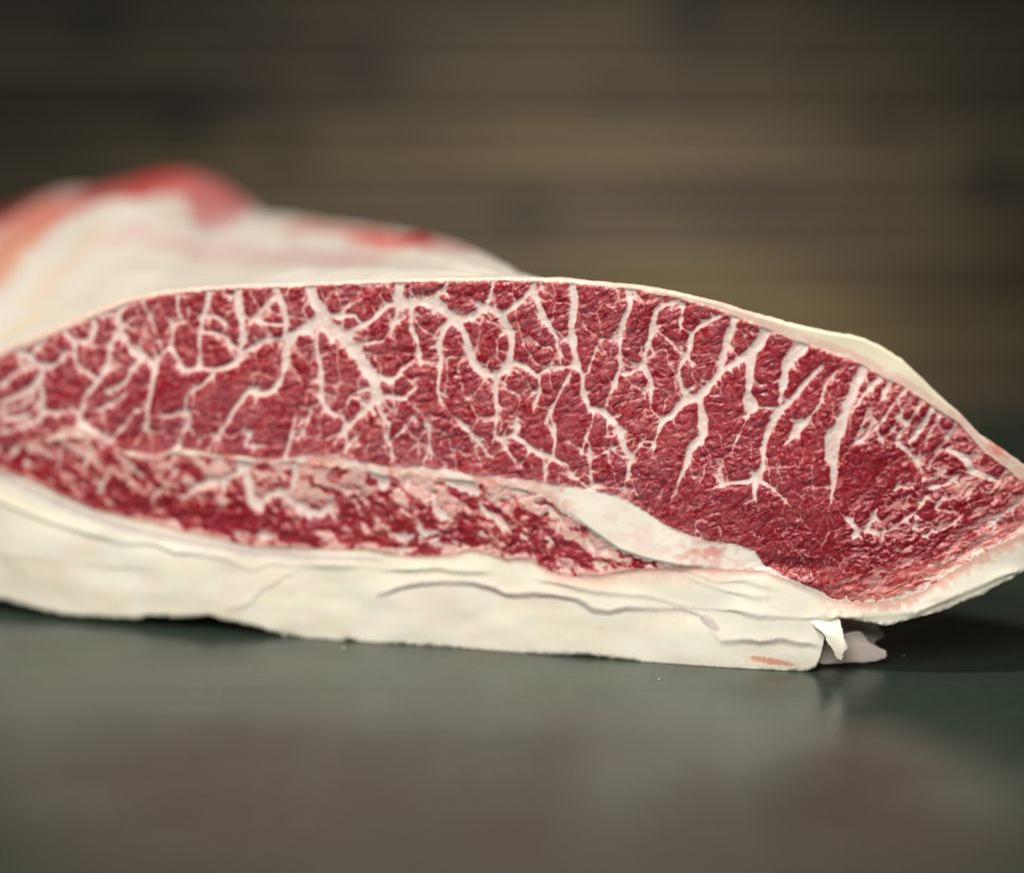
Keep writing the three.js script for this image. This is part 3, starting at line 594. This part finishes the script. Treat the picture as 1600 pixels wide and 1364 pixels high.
function relief(x, y) {
  const yt = topEdge(x), yb = bottomEdge(x), lb = leanBottom(x), lt = lowerTop(x), se = seamLine(x);
  const flatten = 1 - 0.75 * sstep(85, 115, x), f = bilinear(fat, x, y), lean = sstep(-0.4, 0.8 + 4 * (1 - flatten), y - lb) * (1 - sstep(-0.6, 0.2, y - leanTop(x)));
  let z = 1.2 * fbm(x * 0.035, y * 0.05, 2, 71);
  const wedge = sstep(-0.5, 1.4, y - lt) * clamp((se - y) / Math.max(1.5, se - lt)) * (1 - sstep(52, 72, x)), meat = 1 - sstep(-0.3, 0.6, y - lt) * (1 - sstep(-0.6, 0.3, y - se));
  z += lean * meat * (1 - 0.8 * f) * (0.2 + (0.62 + 0.3 * sstep(60, 130, x)) * bundles(x, y) - 0.9 * creases(x, y) + 0.3 * fbm(x * 0.5, y * 0.65, 3, 72)) - lean * meat * 0.9 * bilinear(around, x, y) + lean * 0.15 * f;
  const low = sstep(0, 3, y - lb) * (1 - sstep(-3, 0.5, y - lt));
  z += low * (-0.5 + 0.7 * fbm(x * 0.3, y * 0.42, 3, 73) * (1 - f) + 0.35 * f);
  
  z += wedge * (0.3 * sstep(-150, -110, x) + 1.15 * sstep(12, 32, x));
  if (x > 110) z -= 0.9 * sstep(110, 150, x) * lean * (0.6 + fbm(x * 0.16, y * 0.25, 3, 74));
  const cavity = Math.exp(-Math.pow((x - 94) / 10, 2) - Math.pow((y - 35.5) / 2.6, 2));
  z -= cavity * (2.0 + 1.0 * fbm(x * 0.5, y * 0.7, 2, 181));
  z += 0.45 * Math.exp(-Math.pow((x - 94) / 8, 2) - Math.pow((y - 34) / 1.8, 2)) * noise(x * 0.9, y * 1.5, 182);
  const cap = 1 - sstep(-1.5 - 3 * (1 - flatten), 0.5, y - lb);
  if (cap > 0) {
    const u = clamp((y - yb) / Math.max(4, lb - yb));
    let c = flatten * (1.5 * Math.sin(Math.PI * clamp(0.42 + u * 0.5)) - 0.7);
    for (const l of ledges) {
      if (x < l.a - 3 || x > l.b + 3) continue;
      const yl = l.f(clamp(x, l.a, l.b)) + 0.18 * noise(x * 1.2, 3, 75), end = sstep(l.a - 3, l.a + 5, x) * (1 - sstep(l.b - 5, l.b + 3, x)), q = y - yl;
      const hh = l.h * (0.8 + 0.7 * noise(x * 0.07, l.d, 161)), wd = 1.5 + 0.9 * noise(x * 0.09, l.d, 162);
      if (q > -wd) c += end * 0.52 * hh * sstep(-wd, wd * 0.6, q) * Math.exp(-Math.max(0, q) / l.d);
    }
    c += 0.3 * fbm(x * 0.07, y * 0.12, 2, 76) ;
    z += cap * c;
  }
  // rounded edges
  const rt = 1.1, rb = 1.5, dt = (yt - y) / rt, db = (y - yb) / rb;
  if (dt < 1) z -= rt * (1 - Math.sqrt(Math.max(0, 1 - (1 - dt) * (1 - dt))));
  if (db < 1) z -= rb * (1 - Math.sqrt(Math.max(0, 1 - (1 - db) * (1 - db)))) * (0.8 + 0.5 * noise(x * 0.4, 1, 78)) + 0.4 * (1 - db) * noise(x * 1.1, y * 1.1, 79);
  // the pointed end and the far end bend away
  if (x > 110) z -= 0.0022 * (x - 110) * (x - 110);
  if (x < -150) z -= 0.004 * (x + 150) * (x + 150);
  return z;
}

// colours of the cut face
const faceMap = new Uint8Array(NT * 4), faceRough = new Uint8Array(NT * 4), faceBump = new Uint8Array(NT * 4);
{
  const mix = (a, b, t) => [a[0] + (b[0] - a[0]) * t, a[1] + (b[1] - a[1]) * t, a[2] + (b[2] - a[2]) * t];
  for (let iy = 0; iy < TH; iy++) for (let ix = 0; ix < TW; ix++) {
    const x = X0 + (ix + 0.5) / PXMM, y = Y0 + (iy + 0.5) / PXMM, i = iy * TW + ix, t = tissue(x, y);
    const lb = leanBottom(x), lt = lowerTop(x), se = seamLine(x), lp = leanTop(x);
    const fine = noise(x * 1.5, y * 1.7, 1), finer = noise(x * 3.1, y * 3.4, 2), mid = fbm(x * 0.55, y * 0.7, 3, 6), big = fbm(x * 0.06, y * 0.08, 2, 13);
    let c, rough = 0.42, bump = 0.5;
    const f = fat[i];
    if (t === UPPER || t === LOWER) {
      const right = sstep(100, 150, x), s1 = clamp(0.5 + 0.9 * mid + 0.3 * big);
      c = mix([126, 20, 32], [172, 78, 83], clamp(s1 + 0.18));
      { const a = 0.3, p = x * Math.cos(a) + y * Math.sin(a) + 1.2 * noise(x * 0.3, y * 0.3, 173), q = -x * Math.sin(a) + y * Math.cos(a) + 1.2 * noise(x * 0.3, y * 0.3, 174);
        c = mix(c, [132, 6, 20], 0.7 * sstep(0.08, 0.42, fbm(p * 0.22, q * 0.6, 3, 175)));
        c = mix(c, [186, 104, 104], 0.45 * sstep(0.1, 0.45, fbm(p * 0.3, q * 0.7, 3, 176))); }
      c = mix(c, [150, 78, 88], 0.5 * sstep(0.0, 0.5, fbm(x * 0.16, y * 0.2, 3, 171)));
      c = mix(c, [128, 5, 18], 0.9 * sstep(55, 125, x) * clamp(0.6 + mid));
      const grain = sstep(0.15, 0.75, fine * 0.6 + finer * 0.55 + 0.15 * mid);
      c = mix(c, [196, 120, 118], 0.42 * grain * (1 - 0.4 * right));
      c = mix(c, [104, 12, 23], 0.3 * sstep(0.1, 0.7, -fine * 0.6 - finer * 0.3 - 0.3 * mid));
      if (t === LOWER) {
        const wx = x + 1.5 * noise(x * 0.25, y * 0.25, 81), wy = y + 1.2 * noise(x * 0.3, y * 0.3, 84), a = 0.5, p = wx * Math.cos(a) - wy * Math.sin(a), q = wx * Math.sin(a) + wy * Math.cos(a);
        const m = 1.45 * fbm(p * 0.17, q * 0.4, 3, 82) + 0.22 * noise(p * 0.5, q * 1.0, 83) + 0.1 * fine;
        const depth = clamp((lt - y) / Math.max(2, lt - lb)), band = Math.exp(-Math.pow((depth - 0.72) / 0.17, 2));
        const edge = 0.8 * (1 - sstep(0, 2.4, y - lb)) + 0.5 * (1 - sstep(0.05, 0.6, depth)) - 0.25 * band + 0.2 * sstep(-60, 0, x);
        c = mix(c, [128, 14, 26], 0.45);
        c = mix(c, [216, 138, 131], 0.85 * sstep(-0.2, 0.3, m + edge - 0.16));
        const pale = sstep(0.1, 0.5, m + edge - 0.16);
        c = mix(c, [229, 188, 178], 0.88 * pale);
        fat[i] = Math.max(f, 0.8 * pale);
      } else {
        // pink, stretched meat towards the rims
        const pinkTop = 1 - sstep(0, 1.6, lp - y), pinkSeam = (1 - sstep(0, 3.2, y - se)) * (1 - sstep(85, 100, x));
        c = mix(c, [206, 112, 108], clamp(0.55 * pinkTop + 0.5 * pinkSeam * (0.6 + fine * 0.7)));
        if (x > 95) {
          const a = 0.38, p = x * Math.cos(a) + y * Math.sin(a), q = -x * Math.sin(a) + y * Math.cos(a), streak = fbm(p * 0.13, q * 0.75, 3, 85);
          const low = (1 - sstep(3, 13, y - se + 2.5 * mid)) * sstep(98, 122, x);
          c = mix(c, [112, 2, 14], 0.75 * Math.exp(-Math.pow((x - 118) / 22, 2) - Math.pow((y - 47 - 0.2 * (x - 118)) / 7, 2)) * clamp(0.7 + mid));
          c = mix(c, [222, 126, 114], low * clamp(0.7 + 1.3 * streak + 0.5 * (1 - sstep(0, 4, y - se))));
          c = mix(c, [236, 204, 190], low * sstep(0.04, 0.34, fbm(p * 0.1, q * 0.5, 3, 86)) * 0.85);
          c = mix(c, [216, 140, 134], sstep(120, 160, x) * sstep(0.1, 0.45, streak) * 0.7);
        }
      }
      c = mix(c, mix([241, 224, 214], [231, 198, 190], clamp(0.4 + mid + 0.4 * fine)), clamp(f * (0.97 + 0.1 * fine)));
      c = mix(c, [212, 128, 122], 0.45 * f * (1 - f) * 4);
      rough = lerp(0.38, 0.48, f) + 0.08 * fine;
      bump = 0.5 + (1 - f) * (0.24 * fine + 0.2 * finer) + f * 0.04 * finer;
      if (t === LOWER) rough -= 0.2 * sstep(0.0, 0.4, fbm(x * 0.3, y * 0.5, 2, 183)) * sstep(-40, -15, x);
      rough -= 0.22 * sstep(0.15, 0.5, fbm(x * 0.25, y * 0.3, 2, 172)) * (1 - f);
      rough = lerp(rough, 0.06, Math.exp(-Math.pow((x - 94) / 11, 2) - Math.pow((y - 34) / 2.4, 2)));
    } else if (t === SEAMFAT) {
      const white = sstep(14, 22, x) * (1 - 0.7 * sstep(48, 62, x) * (1 - sstep(66, 80, x)));
      c = mix([226, 184, 172], [242, 231, 217], clamp(white + 0.25 + 0.5 * noise(x * 0.5, y * 0.6, 15)));
      c = mix(c, [208, 96, 84], 0.45 * sstep(0.05, 0.4, fbm(x * 0.16, y * 0.3, 3, 17)) * (1 - white * 0.8));
      c = mix(c, [238, 222, 210], 0.55 * f);
      bump = 0.5 + 0.03 * fine;
      rough = 0.45;
    } else if (t === RIM) {
      const yellow = sstep(70, 92, x) * (1 - sstep(140, 160, x)) * sstep(-0.2, 1.6, y - lp - 2.5);
      c = mix([226, 190, 176], [234, 222, 194], yellow);
      c = mix(c, [238, 226, 204], sstep(0.0, 0.5, mid) * 0.6);
      c = mix(c, [206, 70, 62], 0.75 * sstep(150, 160, x) * sstep(0.05, 0.4, fbm(x * 0.14, y * 0.2, 2, 19)));
      rough = 0.45;
    } else {
      c = mix([244, 238, 222], [240, 229, 208], clamp(0.5 + 1.1 * fbm(x * 0.05, y * 0.09, 3, 91)));
      c = mix(c, [240, 234, 222], sstep(0.05, 0.5, fbm(x * 0.2, y * 0.3, 3, 92)) * 0.6);
      c = mix(c, [236, 208, 194], 0.35 * sstep(0.15, 0.6, fbm(x * 0.07, y * 0.11, 2, 93)));
      const pink = (1 - sstep(0, 2.2, lb - y + 0.8 * mid)) * (1 - sstep(88, 110, x)) + 0.9 * (1 - sstep(0, 7, lb - y + 1.5 * mid)) * sstep(0, 20, x) * (1 - sstep(62, 92, x));
      c = mix(c, [226, 182, 168], clamp(0.75 * pink));
      c = mix(c, [224, 160, 146], 0.8 * sstep(95, 115, x) * (1 - sstep(0, 5, lb - y + 3 * mid)));
      c = mix(c, [216, 199, 192], membrane[i]);
      const st = Math.exp(-Math.pow((x - 87) / 8, 2) - Math.pow((y - 3.2 - 0.1 * (87 - x)) / 1.1, 2));
      c = mix(c, [222, 150, 126], 0.85 * sstep(0.2, 0.6, st + 0.2 * fine));
      const speck = sstep(0.62, 0.8, noise(x * 0.9, y * 0.9, 94) * 0.7 + 0.4 * noise(x * 3, y * 3, 95));
      c = mix(c, [220, 184, 148], 0.3 * speck);
      bump = 0.5 + 0.02 * fine + 0.02 * fbm(x * 0.8, y * 0.8, 2, 96);
      rough = 0.48 + 0.08 * mid;
    }
    if (t === SEAMFAT || t === UPPER) c = mix(c, [214, 182, 182], 0.6 * membrane[i]);
    for (let k = 0; k < 3; k++) faceMap[i * 4 + k] = clamp(c[k], 0, 255);
    faceRough[i * 4] = faceRough[i * 4 + 1] = faceRough[i * 4 + 2] = clamp(rough) * 255;
    faceBump[i * 4] = faceBump[i * 4 + 1] = faceBump[i * 4 + 2] = clamp(bump) * 255;
    faceMap[i * 4 + 3] = faceRough[i * 4 + 3] = faceBump[i * 4 + 3] = 255;
  }
}
const bumpTex = dataTexture(faceBump, TW, TH, false), roughTex = dataTexture(faceRough, TW, TH, false), colorTex = dataTexture(faceMap, TW, TH, true);
const leanMat = new THREE.MeshPhysicalMaterial({ map: colorTex, roughness: 1, roughnessMap: roughTex, bumpMap: bumpTex, bumpScale: 0.00022, ior: 1.4, specularIntensity: 0.7, clearcoat: 0.3, clearcoatRoughness: 0.2 });
const fatMat = new THREE.MeshPhysicalMaterial({ map: colorTex, roughness: 1, roughnessMap: roughTex, bumpMap: bumpTex, bumpScale: 0.00025, ior: 1.42, clearcoat: 0.2, clearcoatRoughness: 0.3 });

const beef = new THREE.Group();
beef.name = 'beef_block'; beef.rotation.y = -YAW;
beef.userData = { label: 'thick block of marbled raw beef with white fat cap on the table', category: 'meat' };
scene.add(beef);

// cut face: a grid that follows the block's outline, split into tissues
const NX = 1040, NY = 330, XA = -217, XB = 189;
const face = { p: new Float32Array(NX * NY * 3), n: new Float32Array(NX * NY * 3), uv: new Float32Array(NX * NY * 2) };
for (let j = 0; j < NY; j++) for (let i = 0; i < NX; i++) {
  const x = lerp(XA, XB, i / (NX - 1)), fuzz = 0.22 * noise(x * 0.9, 5, 14) + 0.16 * noise(x * 2.4, 7, 15);
  const yb = bottomEdge(x) + fuzz, yt = topEdge(x) + 0.1 * noise(x * 0.6, 2, 16) + 0.06 * noise(x * 2.6, 4, 18), y = lerp(Math.max(0.15, yb), yt, j / (NY - 1)), k = j * NX + i;
  face.p.set([x / 1000, y / 1000, relief(x, y) / 1000], k * 3);
  face.uv.set([(x - X0) / (X1 - X0), (y - Y0) / (Y1 - Y0)], k * 2);
}
const faceIndex = [];
for (let j = 0; j < NY - 1; j++) for (let i = 0; i < NX - 1; i++) { const a = j * NX + i; faceIndex.push(a, a + 1, a + NX + 1, a, a + NX + 1, a + NX); }
{
  const g = new THREE.BufferGeometry();
  g.setAttribute('position', new THREE.BufferAttribute(face.p, 3)); g.setIndex(faceIndex); g.computeVertexNormals();
  face.n = g.attributes.normal.array;
}
const bins = new Map();
for (let q = 0; q < faceIndex.length; q += 6) {
  const a = faceIndex[q], b = faceIndex[q + 2], x = (face.p[a * 3] + face.p[b * 3]) * 500, y = (face.p[a * 3 + 1] + face.p[b * 3 + 1]) * 500;
  let t = tissue(x, y), id = -1;
  if (t === UPPER || t === LOWER) {
    const ix = clamp(Math.floor((x - X0) * PXMM), 0, TW - 1), iy = clamp(Math.floor((y - Y0) * PXMM), 0, TH - 1);
    id = fatId[iy * TW + ix];
    if (id >= 0 && Math.max(VEINS[id][0], VEINS[id][1]) < 0.9) id = -1;
  }
  const keyName = t + ':' + id;
  if (!bins.has(keyName)) bins.set(keyName, []);
  const L = bins.get(keyName); for (let k = 0; k < 6; k++) L.push(faceIndex[q + k]);
}
function piece(indices) {
  const used = new Map(), P = [], N = [], U = [], I = [];
  for (const v of indices) {
    if (!used.has(v)) { used.set(v, P.length / 3); P.push(face.p[v * 3], face.p[v * 3 + 1], face.p[v * 3 + 2]); N.push(face.n[v * 3], face.n[v * 3 + 1], face.n[v * 3 + 2]); U.push(face.uv[v * 2], face.uv[v * 2 + 1]); }
    I.push(used.get(v));
  }
  const g = new THREE.BufferGeometry();
  g.setAttribute('position', new THREE.Float32BufferAttribute(P, 3)); g.setAttribute('normal', new THREE.Float32BufferAttribute(N, 3)); g.setAttribute('uv', new THREE.Float32BufferAttribute(U, 2)); g.setIndex(I);
  return g;
}
const upper = add('upper_muscle', piece(bins.get(UPPER + ':-1')), leanMat, beef);
const lower = add('lower_muscle', piece(bins.get(LOWER + ':-1')), leanMat, beef);
upper.userData.label = 'large red muscle with branching white fat'; lower.userData.label = 'thin lower muscle dense with fat';
add('seam_fat', piece(bins.get(SEAMFAT + ':-1')), fatMat, beef).userData.label = 'white fat seam between the two muscles';
const cap = add('fat_cap', piece(bins.get(CAP + ':-1')), fatMat, beef);
cap.userData.label = 'thick layered white fat cap along the bottom';
add('fat_rim', piece(bins.get(RIM + ':-1')), fatMat, beef);
for (const [k, list] of bins) {
  const [t, id] = k.split(':').map(Number);
  if (id >= 0 && list.length >= 60) add('fat_vein', piece(list), fatMat, t === UPPER ? upper : lower);
  else if (id >= 0) add('fat_fleck', piece(list), fatMat, t === UPPER ? upper : lower);
}

// outer skin: back over the top, down behind, and the underside
{
  const rx = [], ry = [], rz = [];
  for (let i = 0; i < RIDGE.length; i += 3) { rx.push(RIDGE[i]); ry.push(RIDGE[i + 1]); rz.push(RIDGE[i + 2]); }
  const flat = (a, b) => a.map((v, i) => [v, b[i]]).flat();
  const ridgeY = curve(flat(rx, ry)), ridgeZ = curve(flat(rx, rz)), lastX = rx[rx.length - 1];
  const NA = 420, NB = 90, P = [], U = [], I = [], Pb = [], Ub = [], Ib = [];
  const NU = 30;
  for (let i = 0; i < NA; i++) {
    const c = Math.round(i / (NA - 1) * (NX - 1)), kt = (NY - 1) * NX + c, kb = c, x = face.p[kt * 3] * 1000;
    const yt = face.p[kt * 3 + 1] * 1000, zt = face.p[kt * 3 + 2] * 1000, yb = face.p[kb * 3 + 1] * 1000, zb = face.p[kb * 3 + 2] * 1000;
    const shear = -110 * (1 - sstep(-217, -60, x)), xr = x + shear;
    const past = sstep(lastX - 8, lastX + 40, x), over = sstep(100, 122, x);
    const zr = lerp(ridgeZ(xr), -38, past), yr = lerp(ridgeY(xr), yt - 12 - 6 * sstep(60, 120, x), past);
    const backY = lerp(2, lerp(yb, yt, 0.55), over), backZ = lerp(zr - lerp(70, 25, past), -36 - 6 * noise(x * 0.05, 1, 3), over);
    for (let j = 0; j < NB; j++) {
      const t = j / (NB - 1) * 1.7; let y, z;
      if (t <= 1) {
        const e = t * t * (3 - 2 * t);
        z = lerp(zt, zr, t); y = lerp(yt, yr, lerp(t, e, 0.6));
        y += 3.2 * Math.sin(Math.PI * t) * (1 - past) * noise(x * 0.03 + 4, t * 3, 101) + Math.min(1, t * 14) * (0.7 * fbm(x * 0.09, t * 9, 3, 102));
      } else { const u = (t - 1) / 0.7; z = lerp(zr, backZ, Math.sin(u * Math.PI / 2)); y = lerp(backY, yr, Math.cos(u * Math.PI / 2)); y += Math.sin(u * Math.PI) * 1.2 * fbm(x * 0.09, t * 9, 3, 102); }
      const xs = x + shear * Math.min(1, t * 1.4);
      P.push(xs / 1000, y / 1000, z / 1000); U.push(i / (NA - 1), t / 1.7);
    }
    for (let j = 0; j < NU; j++) {
      const t = j / (NU - 1);
      let y = lerp(yb, backY, t * t * (over > 0.5 ? 1 : 0) + t * (over > 0.5 ? 0 : 1));
      const z = lerp(zb, backZ, t);
      if (j > 0 && j < NU - 1) y += over * 0.8 * fbm(x * 0.2, t * 6, 2, 104);
      Pb.push((x + shear * t) / 1000, Math.max(y, 0.1) / 1000, z / 1000); Ub.push(i / (NA - 1), t);
    }
  }
  for (let i = 0; i < NA - 1; i++) {
    for (let j = 0; j < NB - 1; j++) { const a = i * NB + j; I.push(a, a + NB, a + NB + 1, a, a + NB + 1, a + 1); }
    for (let j = 0; j < NU - 1; j++) { const a = i * NU + j; Ib.push(a, a + NU + 1, a + NU, a, a + 1, a + NU + 1); }
  }
  const W = 1024, H = 512, d = new Uint8Array(W * H * 4);
  for (let py = 0; py < H; py++) for (let px = 0; px < W; px++) {
    const t = py / (H - 1) * 1.7, xf = lerp(XA, XB, px / (W - 1)), x = xf - 110 * (1 - sstep(-217, -60, xf)) * Math.min(1, t * 1.4), n = fbm(x * 0.05, t * 7, 4, 111), m = fbm(x * 0.2, t * 26, 3, 112);
    let c = [217 + 8 * n, 208 + 10 * n + 4 * m, 196 + 14 * n];
    const w = 0.8 * noise(x * 0.07, t * 9, 113), w2 = 0.8 * noise(x * 0.07, t * 9, 114);
    for (const [qx, qt, ax, at, r, g, b, s] of PATCHES) {
      const e = Math.hypot((x - qx) / ax + 0.5 * w, (t - qt) / at + 0.5 * w2), v = s * (1 - sstep(0.55, 1.25, e + 0.4 * m));
      if (v > 0) { c = [lerp(c[0], r, v), lerp(c[1], g, v), lerp(c[2], b, v)]; }
    }
    if (t > 1.12) { const v = sstep(1.12, 1.3, t + 0.2 * n); c = [lerp(c[0], 175, v), lerp(c[1], 70, v), lerp(c[2], 68, v)]; }
    const i = (py * W + px) * 4; d[i] = clamp(c[0], 0, 255); d[i + 1] = clamp(c[1], 0, 255); d[i + 2] = clamp(c[2], 0, 255); d[i + 3] = 255;
  }
  const mk = (p, u, idx) => { const g = new THREE.BufferGeometry(); g.setAttribute('position', new THREE.Float32BufferAttribute(p, 3)); g.setAttribute('uv', new THREE.Float32BufferAttribute(u, 2)); g.setIndex(idx); g.computeVertexNormals(); return g; };
  add('outer_fat', mk(P, U, I), new THREE.MeshPhysicalMaterial({ map: dataTexture(d, W, H, true), roughness: 0.42, ior: 1.42 }), beef).userData.label = 'pale outer fat with blood red patches';
  add('underside', mk(Pb, Ub, Ib), new THREE.MeshStandardMaterial({ color: new THREE.Color().setRGB(lin(222), lin(204), lin(188)), roughness: 0.5 }), beef);
  // closed ends
  for (const i of [0, NA - 1]) {
    const ring = [], ends = [];
    const c = i === 0 ? 0 : NX - 1;
    for (let j = 0; j < NY; j += 10) { const k = (j * NX + c) * 3; ring.push([face.p[k], face.p[k + 1], face.p[k + 2]]); }
    for (let j = 0; j < NB; j++) ring.push(P.slice((i * NB + j) * 3, (i * NB + j) * 3 + 3));
    for (let j = NU - 1; j > 0; j--) ring.push(Pb.slice((i * NU + j) * 3, (i * NU + j) * 3 + 3));
    const m = ring.reduce((s, q) => [s[0] + q[0] / ring.length, s[1] + q[1] / ring.length, s[2] + q[2] / ring.length], [0, 0, 0]);
    for (let k = 0; k < ring.length; k++) { const a = ring[k], b = ring[(k + 1) % ring.length]; ends.push(...(i ? [...m, ...a, ...b] : [...m, ...b, ...a])); }
    const g = new THREE.BufferGeometry(); g.setAttribute('position', new THREE.Float32BufferAttribute(ends, 3)); g.computeVertexNormals();
    add('end_face', g, new THREE.MeshStandardMaterial({ color: new THREE.Color().setRGB(lin(190), lin(110), lin(104)), roughness: 0.5 }), beef);
  }
}

// torn sheets of fat hanging at the corner of the cap
function sheet(name, flat, z, thick, bend, color) {
  const s = new THREE.Shape();
  const pts = [];
  for (let i = 0; i < flat.length; i += 2) pts.push(new THREE.Vector3(flat[i], Math.max(0.3, flat[i + 1]), 0));
  const q = new THREE.CatmullRomCurve3(pts, true, 'centripetal', 0.5).getPoints(140);
  q.forEach((v, i) => { const x = v.x + 0.22 * noise(i * 0.45, 1, 120), y = Math.max(0.2, v.y + 0.22 * noise(i * 0.45, 2, 121)); i ? s.lineTo(x, y) : s.moveTo(x, y); });
  let g = new THREE.ExtrudeGeometry(s, { depth: thick, bevelEnabled: true, bevelSize: 0.35, bevelThickness: 0.45, bevelSegments: 3, steps: 1 });
  const P = g.attributes.position;
  for (let i = 0; i < P.count; i++) {
    const x = P.getX(i), y = P.getY(i), k = P.getZ(i) + z + bend(x, y) + 0.35 * noise(x * 0.35, y * 0.35, 123);
    P.setXYZ(i, x / 1000, y / 1000, k / 1000);
  }
  g.deleteAttribute('uv'); g.deleteAttribute('normal'); g = mergeVertices(g, 1e-6); g.computeVertexNormals();
  return add(name, g, new THREE.MeshPhysicalMaterial({ color: new THREE.Color().setRGB(...color.map(lin)), roughness: 0.5, ior: 1.42 }), cap);
}
sheet('torn_flap', FLAP_TONGUE, 0.0, 1.3, (x, y) => 0.02 * (18 - y) * (y - 4) - 0.4 * Math.max(0, y - 14), [240, 232, 216]).userData.label = 'pointed tongue of white fat hanging loose';
sheet('torn_flap', FLAP_FRONT, -10, 0.8, (x, y) => -0.25 * (x - 112) + 0.1 * (y - 6), [222, 202, 192]);
sheet('torn_flap', FLAP_BACK, -17, 0.8, (x, y) => -0.3 * (x - 112), [216, 196, 188]);
shade(beef);

// crumbs of fat on the table
{
  const m = new THREE.MeshStandardMaterial({ color: new THREE.Color().setRGB(lin(228), lin(214), lin(196)), roughness: 0.6 });
  CRUMBS.forEach(([x, z, s], i) => {
    const g = new THREE.IcosahedronGeometry(0.0004 * s + 0.00005, 1), P = g.attributes.position;
    for (let k = 0; k < P.count; k++) { const f = 1 + 0.35 * noise(P.getX(k) * 2500 + i * 9, P.getY(k) * 2500 + P.getZ(k) * 1900, 130); P.setXYZ(k, P.getX(k) * f * 1.4, P.getY(k) * f * 0.7, P.getZ(k) * f); }
    g.computeVertexNormals(); g.computeBoundingBox();
    const c = new THREE.Mesh(g, m); c.name = i ? 'fat_crumb_' + String(i).padStart(3, '0') : 'fat_crumb';
    c.position.set(x, -g.boundingBox.min.y, z); c.rotation.y = i * 1.3;
    c.userData = { label: 'tiny pale crumb of fat lying on the table', category: 'crumb', group: 'fat crumbs on the table' };
    scene.add(shade(c));
  });
}
renderer.render(scene, camera);
